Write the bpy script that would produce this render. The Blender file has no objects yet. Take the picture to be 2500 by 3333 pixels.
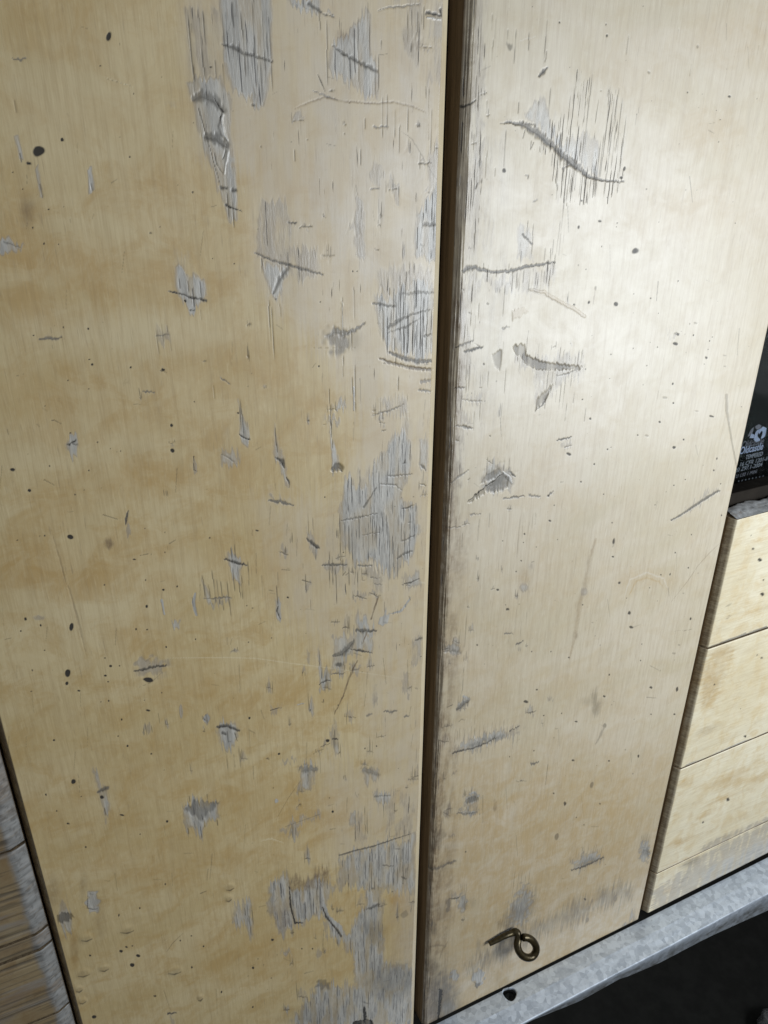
import bpy, math, random
import numpy as np
from mathutils import Matrix, Vector
rng = np.random.RandomState(7)
random.seed(7)
sc = bpy.context.scene
COL = sc.collection

# ------------------------------------------------------------------ camera model
D = 0.40                       # camera's distance from the face of the doors, metres
F = 2569.6                     # focal length in photograph pixels (2500 px wide)
CX, CY = 1250.0, 1666.5
vh = np.array([7200 - CX, 430 - CY, F])          # direction of the wall's horizontal
vd = np.array([1224 - CX, 6880 - CY, F])         # direction straight down
xh = vh / np.linalg.norm(vh)
vd = vd - xh * vd.dot(xh)
dn = vd / np.linalg.norm(vd)
nn = np.cross(xh, dn)                            # into the wall
if nn[2] < 0: nn = -nn
R3 = np.array([xh, nn, -dn])                     # world = R3 @ (camera x right, y down, z forward)

def at(px, py, Y=0.0):
    """point of the plane y=Y seen at photograph pixel (px,py)"""
    r = R3 @ np.array([px - CX, py - CY, F])
    t = (Y + D) / r[1]
    return Vector((r[0] * t, Y, r[2] * t))
def at_z(px, py, Z):
    r = R3 @ np.array([px - CX, py - CY, F]); t = Z / r[2]
    return Vector((r[0] * t, r[1] * t - D, Z))
def proj(x, y, z):
    """overview coordinates (photograph / 1.507) of a world point"""
    a = R3[0][0]*x + R3[1][0]*(y+D) + R3[2][0]*z
    b = R3[0][1]*x + R3[1][1]*(y+D) + R3[2][1]*z
    c = R3[0][2]*x + R3[1][2]*(y+D) + R3[2][2]*z
    return (a/c*F + CX)/1.50693, (b/c*F + CY)/1.50693

cam = bpy.data.cameras.new('camera'); co = bpy.data.objects.new('camera', cam); COL.objects.link(co)
cam.sensor_fit = 'HORIZONTAL'; cam.sensor_width = 36.0; cam.lens = 36.0 * F / 2500.0
cam.clip_start = 0.01; cam.clip_end = 50
m = Matrix(((R3[0][0], -R3[0][1], -R3[0][2], 0), (R3[1][0], -R3[1][1], -R3[1][2], -D),
            (R3[2][0], -R3[2][1], -R3[2][2], 0), (0, 0, 0, 1)))
co.matrix_world = m
sc.camera = co

# ------------------------------------------------------------------ helpers
def link(name, me, mat=None, parent=None):
    o = bpy.data.objects.new(name, me); COL.objects.link(o)
    if mat: me.materials.append(mat)
    if parent: o.parent = parent
    return o
def empty(name, label, cat, loc=(0, 0, 0), group=None):
    o = bpy.data.objects.new(name, None); COL.objects.link(o); o.location = loc
    o.empty_display_size = .02
    tag(o, label, cat, group); return o
def tag(o, label=None, cat=None, group=None, kind=None):
    if label: o['label'] = label
    if cat: o['category'] = cat
    if group: o['group'] = group
    if kind: o['kind'] = kind
def mesh(name, verts, faces, smooth=False):
    me = bpy.data.meshes.new(name); me.from_pydata([tuple(v) for v in verts], [], faces); me.update()
    if smooth: me.polygons.foreach_set('use_smooth', [True] * len(me.polygons))
    return me
def grid_mesh(name, X, Y, Z, smooth=True, close=True, origin=(0, 0, 0)):
    nz, nx = X.shape
    P = np.stack([X - origin[0], Y - origin[1], Z - origin[2]], -1).reshape(-1, 3).astype(np.float32)
    i = np.arange(nz - 1)[:, None] * nx + np.arange(nx - 1)[None, :]
    q = np.stack([i, i + 1, i + nx + 1, i + nx], -1).reshape(-1, 4).astype(np.int32)
    extra = []
    me = bpy.data.meshes.new(name)
    me.vertices.add(len(P)); me.vertices.foreach_set('co', P.ravel())
    n = len(q)
    loops = q.ravel()
    starts = np.arange(n) * 4; tot = np.full(n, 4)
    if close:   # one flat back face round the border
        border = list(range(nx)) + [k * nx + nx - 1 for k in range(1, nz)] + \
                 [(nz - 1) * nx + k for k in range(nx - 2, -1, -1)] + [k * nx for k in range(nz - 2, 0, -1)]
        loops = np.concatenate([loops, np.array(border[::-1], np.int32)])
        starts = np.append(starts, n * 4); tot = np.append(tot, len(border))
    me.loops.add(len(loops)); me.loops.foreach_set('vertex_index', loops.astype(np.int32))
    me.polygons.add(len(starts)); me.polygons.foreach_set('loop_start', starts.astype(np.int32))
    me.polygons.foreach_set('loop_total', tot.astype(np.int32))
    sm = np.full(len(starts), smooth, bool)
    if close: sm[-1] = False
    me.polygons.foreach_set('use_smooth', sm)
    me.update(calc_edges=True)
    return me
def fattr(me, name, arr):
    a = me.attributes.new(name, 'FLOAT', 'POINT'); a.data.foreach_set('value', arr.astype(np.float32).ravel())

def smooth(a, b, x):
    t = np.clip((x - a) / (b - a), 0, 1); return t * t * (3 - 2 * t)
_tab = rng.rand(257, 257).astype(np.float32)
def vnoise(u, v, s=0):
    """value noise 0..1"""
    u = u + s * 17.31; v = v + s * 9.77
    iu = np.floor(u).astype(int); iv = np.floor(v).astype(int)
    fu = u - iu; fv = v - iv; fu = fu*fu*(3-2*fu); fv = fv*fv*(3-2*fv)
    iu %= 256; iv %= 256
    a = _tab[iu, iv]; b = _tab[iu+1, iv]; c = _tab[iu, iv+1]; d = _tab[iu+1, iv+1]
    return (a*(1-fu)+b*fu)*(1-fv) + (c*(1-fu)+d*fu)*fv
def fbm(u, v, s=0, o=4):
    r = 0; a = .5; t = 0
    for k in range(o):
        r = r + a * vnoise(u * 2**k, v * 2**k, s + k * 3); t += a; a *= .5
    return r / t

# ------------------------------------------------------------------ a worn face: masks carried by the mesh
class Face:
    CH = ('wear', 'crack', 'dark', 'stain', 'pale', 'grime', 'rough', 'dull')
    def __init__(s, xs, zs, vertical=True):
        s.X, s.Z = np.meshgrid(xs, zs)
        s.xs, s.zs = xs, zs
        s.U, s.V = proj(s.X, 0 * s.X, s.Z)
        for c in s.CH: setattr(s, c, np.zeros(s.X.shape, np.float32))
        s.h = np.zeros(s.X.shape, np.float32)       # outward height, metres
        if vertical:
            f = vnoise(s.X * 1100, s.Z * 28, 3) - .5
            g = vnoise(s.X * 300, s.Z * 60, 5) - .5
            s.jU = (vnoise(s.X * 500, s.Z * 500, 8) - .5) * 3
            s.jV = f * 22 + g * 12
            s.kU = (fbm(s.X * 150, s.Z * 110, 47, 3) - .5) * 17
            s.kV = f * 14 + (fbm(s.X * 150, s.Z * 110, 41, 3) - .5) * 22
        else:
            s.jU = (vnoise(s.X * 60, s.Z * 900, 3) - .5) * 16
            s.jV = (vnoise(s.X * 500, s.Z * 500, 8) - .5) * 3
            s.kU = s.kV = s.jU * 0
        s.fine = vnoise(s.X * 1300, s.Z * 500, 11)
    def win(s, u0, v0, u1, v1):
        pad = 26
        c = [at(u * 1.50693, v * 1.50693) for u in (u0 - pad, u1 + pad) for v in (v0 - pad, v1 + pad)]
        xa, xb = min(p.x for p in c), max(p.x for p in c)
        za, zb = min(p.z for p in c), max(p.z for p in c)
        i0, i1 = np.searchsorted(s.xs, [xa, xb]); 
        zz = s.zs
        j0, j1 = np.searchsorted(zz, [za, zb])
        if i1 - i0 < 2 or j1 - j0 < 2: return None
        return (slice(j0, j1), slice(i0, i1))
    def put(s, w, m, ch):
        for k, a in ch.items():
            if k == 'h': s.h[w] += m * a * .45
            else:
                t = getattr(s, k)
                if a >= 0: t[w] = np.maximum(t[w], m * a)
                else: t[w] = t[w] * (1 + m * a)
    def stroke(s, pts, width, soft=.35, jit=.25, bite=.25, **ch):
        P = np.array(pts, float); 
        if np.isscalar(width): width = [width * .35] + [width] * (len(P) - 2) + [width * .3] if len(P) > 2 else [width, width * .6]
        W = np.array(width, float)
        w = s.win(P[:, 0].min(), P[:, 1].min(), P[:, 0].max(), P[:, 1].max())
        if w is None: return
        u = s.U[w] + s.jU[w] * jit * 2; v = s.V[w] + s.jV[w] * jit * .5
        best = np.full(u.shape, 1e9); 
        for k in range(len(P) - 1):
            a, b = P[k], P[k + 1]; d = b - a; L = max(d.dot(d), 1e-6)
            t = np.clip(((u - a[0]) * d[0] + (v - a[1]) * d[1]) / L, 0, 1)
            dist = np.hypot(u - a[0] - t * d[0], v - a[1] - t * d[1])
            q = dist / (np.maximum(W[k] + (W[k + 1] - W[k]) * t, .6) * .5)
            best = np.minimum(best, q)
        m = 1 - smooth(1 - soft, 1 + soft, best + (s.fine[w] - .5) * bite * 2)
        s.put(w, m, ch)
    def poly(s, pts, soft=9, jit=.8, tex=.35, **ch):
        P = np.array(pts, float)
        w = s.win(P[:, 0].min(), P[:, 1].min(), P[:, 0].max(), P[:, 1].max())
        if w is None: return
        kk = min(1.0, jit) * min(1.0, (P.max(0) - P.min(0)).min() / 40)
        u = s.U[w] + s.jU[w] * jit + s.kU[w] * kk; v = s.V[w] + s.jV[w] * jit + s.kV[w] * kk
        soft = min(soft, max(1.5, (P.max(0) - P.min(0)).min() * .22)) if soft == 9 else soft
        inside = np.zeros(u.shape, bool); best = np.full(u.shape, 1e9)
        n = len(P)
        for k in range(n):
            a, b = P[k], P[(k + 1) % n]; d = b - a; L = max(d.dot(d), 1e-6)
            t = np.clip(((u - a[0]) * d[0] + (v - a[1]) * d[1]) / L, 0, 1)
            best = np.minimum(best, np.hypot(u - a[0] - t * d[0], v - a[1] - t * d[1]))
            c = ((a[1] > v) != (b[1] > v)) & (u < (b[0] - a[0]) * (v - a[1]) / ((b[1] - a[1]) or 1e-9) + a[0])
            inside ^= c
        sd = np.where(inside, best, -best)
        m = smooth(-soft, soft, sd) * (1 - tex * smooth(.35, .8, vnoise(s.X[w] * 260, s.Z[w] * 60, 21)))
        s.put(w, m, ch)
    def blob(s, x, y, rx, ry, soft=.25, jit=.15, ang=0, **ch):
        r = max(rx, ry) * 1.5 + 4
        w = s.win(x - r, y - r, x + r, y + r)
        if w is None: return
        u = s.U[w] + s.jU[w] * jit - x; v = s.V[w] + s.jV[w] * jit - y
        c, q = math.cos(ang), math.sin(ang); a = (u * c + v * q) / rx; b = (-u * q + v * c) / ry
        d = np.hypot(a, b) + ((vnoise(s.X[w] * (700 if max(rx, ry) < 3.5 else 330), s.Z[w] * (700 if max(rx, ry) < 3.5 else 330), int(x) % 9) - .5) * (.6 if max(rx, ry) < 3.5 else .95) if soft < .6 else (vnoise(s.X[w] * 200, s.Z[w] * 200, int(x) % 9) - .5) * .35)
        s.put(w, 1 - smooth(1 - soft, 1 + soft, d), ch)

def K(c, r):     # tile (column,row) of the survey -> overview coordinates
    return lambda *p: [(c * 553.3 + a / 2.998, r * 553.2 + b / 2.998) for a, b in zip(p[::2], p[1::2])]

def features(f, side):
    k00, k10, k20 = K(0, 0), K(1, 0), K(2, 0)
    k01, k11, k21 = K(0, 1), K(1, 1), K(2, 1)
    k02, k12, k22 = K(0, 2), K(1, 2), K(2, 2)
    k03, k13, k23 = K(0, 3), K(1, 3), K(2, 3)
    P, S, B = f.poly, f.stroke, f.blob
    def specks(k, L, d=1.2):
        for t in L:
            x, y = k(t[0], t[1])[0]; r = t[2] / 2.998
            ry = (t[3] / 2.998) if len(t) > 3 else r * .8
            B(x, y, max(r * .95, .8), max(ry * .95, .75), soft=.3, jit=.02, ang=(t[0] % 7) * .3 if len(t) < 4 else .2, dark=d, h=-.0002)
    def W(pts, wear=.85, crack=.6, h=-.00012, **kw): P(pts, wear=wear * .92, crack=crack, rough=.8, h=h, **kw)
    def G(pts, w, dark=.55, h=-.0007, **kw):
        wl = w / 2.998 if np.isscalar(w) else [q / 2.998 for q in w]
        halo = wl * 2.0 + 2 if np.isscalar(w) else [q * 1.9 + 1.5 for q in wl]
        S(pts, halo, soft=.95, jit=.9, wear=.38, crack=.35)
        kw.setdefault('jit', .3)
        S(pts, wl * 1.35 if np.isscalar(w) else [q * 1.35 for q in wl], soft=.55, bite=.5, dark=dark * .98, wear=.6, rough=1, h=h * .5, **kw)
        core = wl * .45 if np.isscalar(w) else [q * .42 for q in wl]
        pp = [(a, b + (wl if np.isscalar(w) else max(wl)) * .22) for a, b in pts]
        if (wl if np.isscalar(w) else max(wl)) > 3: S(pp, core, soft=.6, bite=.6, dark=dark * 1.3, jit=kw['jit'])
    def L(pts, w, dark=.75):
        (ax, ay), (bx, by) = pts[0], pts[-1]
        if len(pts) == 2 and abs(by - ay) > 4 * abs(bx - ax):      # a split: it runs true with the grain
            p = at((ax + bx) * .753465, (ay + by) * .753465)
            a = at(ax * 1.50693, ay * 1.50693); b = at(bx * 1.50693, by * 1.50693)
            i = int(np.argmin(np.abs(f.xs - p.x))); j0, j1 = sorted(np.searchsorted(f.zs, [b.z, a.z]))
            if 1 < i < len(f.xs) - 2 and j1 - j0 > 2:
                t = np.linspace(0, 1, j1 - j0); z = f.zs[j0:j1]
                env = np.clip(np.minimum(t, 1 - t) * 7, 0, 1) ** .6 * (.45 + .55 * smooth(.25, .6, vnoise(z * 160, z * 0 + i, 3)))
                drift = np.round((vnoise(z * 25, z * 0 + i * .37, 6) - .5) * 2.6).astype(int)
                for k, q in ((-1, .06), (0, .9), (1, .28 if w > 4.5 else .06)):
                    ii = np.clip(i + k + drift, 0, len(f.xs) - 1); jj = np.arange(j0, j1)
                    f.dark[jj, ii] = np.maximum(f.dark[jj, ii], dark * q * env)
                    f.h[jj, ii] -= .00012 * q * env
                return
        S(pts, w / 2.998, dark=dark, jit=.02, bite=.15, h=-.0002)

    if side == 'left':
        # --- soft stains of the veneer's figure (ochre) and pale clouds
        for x, y, rx, ry, a in ((60, 560, 230, 45, .7), (300, 610, 220, 50, .65), (90, 640, 260, 60, .35), (470, 560, 120, 60, .35),
                (110, 850, 220, 55, .45), (310, 870, 190, 70, .40), (300, 1030, 110, 40, .75), (140, 1090, 60, 50, .55), (60, 500, 40, 70, .6),
                (100, 1230, 200, 50, .75), (300, 1190, 190, 40, .45), (310, 1380, 60, 60, .45), (430, 1480, 90, 50, .45), (330, 1880, 110, 30, .45),
                (380, 1840, 160, 60, .25), (120, 40, 200, 60, .35), (400, 400, 200, 60, .4), (650, 420, 160, 60, .35), (520, 1000, 120, 80, .35),
                (700, 930, 90, 60, .3), (620, 1520, 120, 60, .3), (640, 1760, 140, 70, .55), (560, 2060, 160, 60, .35), (250, 250, 260, 40, .22),
                (300, 1680, 160, 50, .25), (120, 1760, 120, 40, .3), (560, 1200, 60, 60, .3), (200, 720, 120, 40, .25), (450, 780, 160, 60, .45), (700, 540, 90, 60, .3)):
            B(x, y, rx, ry, soft=.85, jit=.9, stain=a)
        for x, y, rx, ry, a in ((130, 230, 220, 110, .35), (280, 720, 200, 45, .6), (120, 960, 170, 50, .3), (300, 130, 120, 100, .25), (180, 1320, 190, 50, .25), (420, 1250, 120, 50, .25)):
            B(x, y, rx, ry, soft=.85, jit=.9, pale=a)
        # --- broad greyed zones down the middle of the cupboard
        P([(420, -40), (975, -40), (955, 560), (950, 900), (780, 900), (700, 760), (560, 640), (540, 380), (430, 330), (405, 120)], soft=40, jit=2, tex=.3, dull=.80, wear=.10, crack=.50)
        P([(800, 860), (950, 860), (935, 1150), (915, 2220), (860, 2220), (850, 1700), (800, 1400), (740, 1300), (760, 1000)], soft=28, jit=2, tex=.3, dull=.75, wear=.10, crack=.48)
        P([(690, 1640), (900, 1640), (900, 1860), (720, 1860)], soft=50, jit=2, tex=.3, dull=.6, wear=.15, crack=.5)
        P([(660, 60), (960, 40), (950, 700), (760, 640), (640, 420)], soft=50, jit=2, tex=.3, dull=1, wear=.22, crack=.5)
        P([(390, -40), (640, -40), (620, 330), (520, 360), (420, 250)], soft=40, jit=2, tex=.3, dull=.75, wear=.16, crack=.4)
        P([(560, 1080), (930, 1080), (920, 1420), (700, 1420), (600, 1300)], soft=50, jit=2, tex=.3, dull=.6, wear=.1, crack=.42)
        P([(770, 1420), (915, 1420), (905, 1700), (800, 1700)], soft=45, jit=2, tex=.3, dull=.7, wear=.15, crack=.45)
        # tile 0,0
        specks(k00, ((705, 230, 14, 27), (250, 980, 32, 30), (182, 1058, 19, 13), (402, 905, 11), (650, 425, 5), (775, 285, 4), (865, 605, 5), (840, 1015, 6), (1248, 1245, 6), (315, 1355, 5), (700, 1338, 4), (212, 1475, 6), (285, 1580, 8), (380, 1580, 4), (1035, 1470, 4), (1365, 435, 9), (82, 1115, 5), (148, 1222, 4)))
        specks(k00, ((975, 1510, 12, 8), (1635, 680, 14, 10)), .55)
        G(k00(75, 375, 125, 388, 170, 380), 10, .35)
        W(k00(95, 890, 120, 890, 150, 1055, 125, 1060), .9, 0); W(k00(230, 1060, 250, 1060, 285, 1275, 262, 1270), .9, 0)
        W(k00(560, 1080, 590, 1080, 615, 1250, 580, 1250), .9, 0); W(k00(0, 1550, 60, 1555, 155, 1600, 100, 1645, 0, 1650), 1, .5)
        G(k00(125, 1000, 140, 1055), 6, .6); G(k00(255, 1190, 278, 1275), 7, .4); G(k00(590, 1190, 600, 1235), 8, .5); G(k00(20, 1570, 130, 1600), 8, .4)
        L(k00(85, 640, 95, 740), 5, .35)
        S(k00(680, 500, 870, 565), 1.6, pale=.9, rough=1); L(k00(690, 510, 860, 560), 2.5, .4)
        B(*k00(180, 1370)[0], 16, 30, soft=.7, grime=.5)
        W(k00(1050, 650, 1150, 650, 1150, 700, 1060, 690), .35, 0, h=0)
        W(k00(1430, -60, 1700, -60, 1700, 620, 1600, 640, 1500, 600, 1440, 340), .95, .85)
        W(k00(1190, 60, 1440, 60, 1440, 500, 1210, 520), .45, .55); W(k00(1200, 520, 1440, 500, 1500, 640, 1500, 960, 1540, 1250, 1540, 1420, 1480, 1440, 1410, 1200, 1320, 960, 1250, 720), 1, .75)
        for x0, y0, x1, y1 in ((1215, 90, 1250, 520), (1300, 50, 1310, 520), (1320, 60, 1325, 300), (1440, 80, 1450, 330), (1500, 0, 1520, 190), (1560, 60, 1590, 500), (1640, 0, 1650, 560), (1445, 400, 1450, 560), (1285, 700, 1420, 1180), (1240, 400, 1275, 640), (1470, 1240, 1480, 1420), (1500, 1300, 1525, 1480), (1390, 380, 1395, 520)):
            L(k00(x0, y0, x1, y1), 5)
        G(k00(1255, 635, 1310, 615, 1390, 650, 1440, 720), [34, 54, 46, 26], .45, -.0009)
        G(k00(1330, 880, 1400, 895, 1465, 945), [34, 50, 30], .5, -.0009)
        G(k00(1390, 640, 1445, 730, 1425, 760), 12, .9)
        S(k00(1440, 740, 1428, 810, 1445, 870, 1470, 905), [4, 9, 8, 3], pale=1, wear=1, dark=-1, h=.0010)
        G(k00(1465, 900, 1460, 980, 1440, 1030), 10, .6); G(k00(1380, 960, 1400, 1060, 1440, 1120), 6, .6)
        S(k00(1475, 980, 1450, 1120), 5, pale=.8, dark=-1, h=.0006)
        G(k00(1435, 1212, 1465, 1212), 18, .6); G(k00(1505, 1230, 1530, 1235), 18, .6); G(k00(1465, 1325, 1500, 1345, 1565, 1368), [12, 7, 3], .8)
        G(k00(1438, 285, 1500, 300, 1560, 335, 1760, 400), [10, 20, 18, 8], .5, -.0009)
        # tile 1,0
        W(k10(-20, -60, 100, -60, 98, 560, 60, 700, 20, 720, -30, 650), .9, .8)
        for x, y0, y1 in ((10, 400, 640), (30, 380, 700), (50, 60, 560), (92, 100, 600), (70, 200, 400), (408, 60, 200), (455, 120, 560), (605, 300, 560), (660, 100, 580), (725, 120, 420), (770, 350, 620), (790, 340, 600), (715, 0, 90), (805, 250, 330), (815, 620, 900), (840, 600, 850), (980, 680, 860), (700, 760, 840), (1005, 40, 310), (1040, 60, 240), (1085, 30, 200), (975, 60, 280), (925, 800, 1000), (895, 700, 900), (1130, 700, 1000), (672, 960, 1080), (920, 1200, 1340), (1055, 980, 1100), (245, 960, 1050)):
            L(k10(x, y0, x + 6, y1), 4, .65)
        W(k10(480, 290, 560, 250, 650, 170, 700, 70, 740, 80, 740, 330, 795, 440, 790, 610, 700, 640, 600, 560, 470, 480), .9, .75)
        G(k10(495, 295, 600, 370, 770, 452), [6, 17, 20], .55); G(k10(560, 345, 590, 365), 18, .6)
        P(k10(520, 205, 660, 200, 660, 260, 540, 250), grime=.45, soft=8)
        W(k10(205, -30, 420, -30, 425, 90, 395, 95, 330, 50, 230, 30), 1, .8)
        G(k10(340, 20, 420, 75), 20, .5); G(k10(790, 70, 860, 50, 950, 40, 1060, 25), 7, .35)
        W(k10(1100, 60, 1230, 60, 1220, 260, 1100, 240), .6, .5); G(k10(1110, 80, 1195, 100), 18, .65); G(k10(1193, 60, 1200, 110), 10, .7); S(k10(1110, 112, 1200, 125), 3, pale=1, wear=1, h=.0004)
        W(k10(880, -40, 1230, -40, 1215, 560, 1100, 560, 960, 300), .42, .62, h=0)
        W(k10(1000, 240, 1110, 250, 1090, 310, 1010, 300), .2, .3); P(k10(1040, 260, 1110, 262, 1090, 310, 1050, 300), grime=.5, soft=6)
        S(k10(250, 705, 330, 668, 440, 628, 560, 655, 740, 668, 900, 660, 1000, 682, 1095, 725), 3.4, soft=.7, grime=.75, h=-.0002)
        S(k10(580, 662, 640, 664, 760, 670), 3.2, grime=1); S(k10(300, 672, 420, 632, 480, 625), 2, pale=.7)
        S(k10(940, 845, 1010, 900, 1100, 1050, 1195, 1205), 1.6, dark=.35); L(k10(400, 485, 420, 530, 445, 590), 8, .7)
        G(k10(370, 590, 470, 630, 530, 650), 8, .35); G(k10(760, 820, 850, 820), 10, .3)
        W(k10(0, 1290, 190, 1280, 240, 1440, 200, 1680, -10, 1680), .55, .75); W(k10(640, 1260, 690, 1260, 720, 1659, 630, 1659), .6, .8)
        W(k10(1045, 1340, 1120, 1290, 1180, 1180, 1215, 1240, 1200, 1680, 1035, 1680), 1, .95)
        W(k10(1090, 1000, 1215, 900, 1215, 1250, 1120, 1250), .6, .5, h=0)
        G(k10(215, 1440, 258, 1440), 10, .6); G(k10(1088, 1455, 1165, 1455), 18, .45); W(k10(885, 1180, 930, 1180, 930, 1330, 900, 1330), .7, .6)
        B(*k10(775, 1130)[0], 20, 30, soft=.4, wear=.4, rough=1); specks(k10, ((30, 950, 6), (570, 865, 7), (330, 905, 6)), .5); G(k10(745, 1222, 790, 1218), 8, .4)
        # tile 0,1
        specks(k01, ((570, 470, 8), (595, 703, 9), (845, 720, 8), (1055, 735, 11, 7), (440, 805, 6), (575, 860, 6), (1110, 1095, 10), (1115, 1257, 13), (80, 1383, 18, 11), (190, 1517, 11), (1540, 1015, 8), (455, 1145, 6), (580, 670, 7, 3), (1200, 290, 8), (1515, 48, 5), (1375, 15, 4), (1255, 1300, 3), (485, 1545, 6), (655, 1500, 3), (320, 1360, 6), (713, 1248, 4), (780, 1262, 5), (1258, 942, 5), (293, 970, 3), (545, 1515, 4), (575, 1388, 5), (410, 462, 6), (632, 1205, 5), (215, 512, 8, 3)))
        G(k01(255, 540, 320, 535, 400, 528), 16, .42); W(k01(1130, 60, 1240, 90, 1320, 170, 1335, 290, 1290, 350, 1220, 345, 1180, 290, 1135, 180), 1, .55)
        W(k01(1110, -60, 1230, -60, 1260, 90, 1130, 80), .35, .1, h=0)
        G(k01(1095, 230, 1160, 240, 1240, 265, 1332, 292), [5, 8, 10, 12], .7); L(k01(1165, 140, 1172, 220), 4); L(k01(1218, 150, 1225, 240), 4); L(k01(1245, 200, 1255, 340), 6, .9); L(k01(1300, 150, 1300, 280), 4); G(k01(1228, 345, 1262, 345), 7, .7); L(k01(1295, 340, 1295, 420), 4, .5)
        W(k01(1005, 440, 1110, 460, 1110, 560, 1020, 600), .45, .35, h=0); G(k01(1003, 520, 1050, 513, 1105, 508), 7, .5)
        for x, y0, y1 in ((1015, 460, 660), (1050, 430, 560), (1098, 480, 620), (1085, 440, 500), (1030, 560, 640)): L(k01(x, y0, x + 4, y1), 4, .45)
        G(k01(928, 876, 1002, 880), 8, .5); G(k01(1435, 795, 1490, 828), 7, .5); L(k01(315, 1072, 350, 1062, 400, 1088), 6, .65); L(k01(85, 782, 155, 764), 3, .4)
        W(k01(440, 1160, 500, 1160, 512, 1220, 500, 1280, 470, 1300, 438, 1260), .95, .1); G(k01(440, 1222, 492, 1192), 12, .75); G(k01(470, 1215, 500, 1222), 9, .45); L(k01(285, 1448, 350, 1482), 5, .6)
        W(k01(1548, 920, 1575, 1000, 1600, 1100, 1622, 1190, 1600, 1230, 1550, 1170), .9, .4); G(k01(1550, 1158, 1620, 1190), 9, .75); L(k01(1558, 910, 1552, 1150), 4); L(k01(1562, 920, 1570, 1180), 3)
        W(k01(1420, 1250, 1480, 1240, 1540, 1270, 1560, 1345, 1430, 1355), .7, .4); G(k01(1430, 1280, 1475, 1300, 1530, 1345), 6, .4); W(k01(1245, 1290, 1275, 1330, 1280, 1400, 1250, 1400), .8, .1); L(k01(1252, 1290, 1255, 1385, 1275, 1392), 6)
        L(k01(1385, 830, 1390, 930), 4, .3); W(k01(1420, 1060, 1500, 1060, 1500, 1250, 1430, 1250), .3, .3, h=0)
        # tile 1,1
        G([(550, 545), (585, 562), (625, 573), (660, 583), (697, 593)], [5, 9, 14, 13, 6], .55); B(*k11(215, 60)[0], 4, 3, dark=.7)
        W(k11(30, 30, 150, 70, 230, 90, 180, 180, 150, 280, 85, 290, 65, 150), .9, .35); W(k11(0, -100, 420, -60, 430, 130, 300, 180, 100, 60), .5, .6, h=0); G(k11(205, 80, 150, 150, 110, 240), [14, 22, 10], .45)
        for x, y0, y1 in ((85, 280, 560), (105, 320, 680), (155, 300, 400), (555, 260, 500), (558, 640, 790), (632, 190, 420), (615, 480, 620), (635, 700, 1020), (618, 780, 900), (900, 600, 720), (915, 770, 880), (35, 0, 120), (165, 30, 120), (800, 940, 1020), (820, 1000, 1060)): L(k11(x, y0, x + 4, y1), 5, .7)
        S(k11(72, 80, 80, 260), 3, pale=.8); S(k11(556, 300, 558, 490), 3, pale=1, h=.0003); S(k11(632, 850, 634, 1000), 4, wear=1)
        B(*k11(520, 545)[0], 24, 25, soft=.5, jit=.8, dark=.34, wear=.5, crack=.5, h=-.0003); G(k11(460, 520, 520, 485, 600, 490), 32, .38); G(k11(555, 510, 640, 480, 705, 430), [24, 18, 6], .4); B(*k11(620, 550)[0], 20, 18, soft=.8, dark=.22); L(k11(370, 595, 660, 595), 3, .3)
        W(k11(760, 270, 880, 240, 920, 200, 1150, 170, 1150, 640, 1040, 665, 880, 620, 830, 560, 785, 430), 1, 1)
        W(k11(800, 60, 1150, 60, 1150, 220, 900, 240, 780, 220), .5, .75, h=0)
        G(k11(920, 245, 1030, 240, 1155, 235), 12, .35); G(k11(760, 310, 900, 325), 13, .5); G(k11(850, 460, 900, 430, 1000, 380, 1120, 345), [14, 15, 8, 5], .45); G(k11(850, 495, 960, 465, 1060, 400), 8, .5); G(k11(1090, 515, 1130, 508), 9, .5)
        G(k11(865, 625, 930, 655, 1040, 680, 1145, 682), [10, 18, 24, 12], .55); S(k11(800, 665, 870, 692, 1000, 722, 1140, 738), [3, 6, 7, 6], grime=.9, dark=.3, h=-.0005)
        for x, y0, y1 in ((815, 180, 300), (845, 380, 640), (820, 340, 560), (895, 520, 620), (905, 290, 460), (930, 120, 300), (950, 200, 420), (975, 290, 640), (1010, 380, 650), (1042, 400, 600), (1075, 260, 500), (1105, 250, 640), (1130, 340, 620), (860, 200, 260), (990, 130, 240), (930, 480, 640), (955, 440, 630), (1060, 480, 660)): L(k11(x, y0, x + 3, y1), 5, .8)
        G(k11(1070, 815, 1148, 800), 16, .3); G(k11(1058, 868, 1140, 872), 12, .4); W(k11(1060, 740, 1150, 740, 1150, 830, 1070, 830), .5, .3, h=0)
        L(k11(470, 830, 485, 1090, 497, 1260), 5, .8); W(k11(478, 1100, 500, 1230, 545, 1340, 548, 1395, 490, 1400, 482, 1260), .95, .1); S(k11(488, 1100, 500, 1290), 3, pale=1); B(*k11(516, 1368)[0], 12, 7.5, soft=.3, dark=.55, h=-.0012); G(k11(540, 1380, 560, 1390), 7, .7)
        W(k11(430, 1040, 545, 1040, 540, 1090, 490, 1100, 430, 1095), .6, .5, h=0); L(k11(430, 1092, 440, 1092, 470, 1090), 3, .4)
        W(k11(112, 1060, 150, 1200, 182, 1300, 215, 1500, 190, 1440, 150, 1350, 118, 1310), 1, .1); G(k11(125, 1302, 165, 1325, 182, 1365), [6, 22, 10], .7); G(k11(197, 1430, 208, 1460, 216, 1500), 10, .7); L(k11(118, 1080, 128, 1200, 140, 1290), 6, .8)
        G(k11(82, 1582, 160, 1590, 245, 1614), 17, .5); W(k11(80, 1555, 230, 1560, 240, 1600, 90, 1580), .6, 0, h=0)
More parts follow.
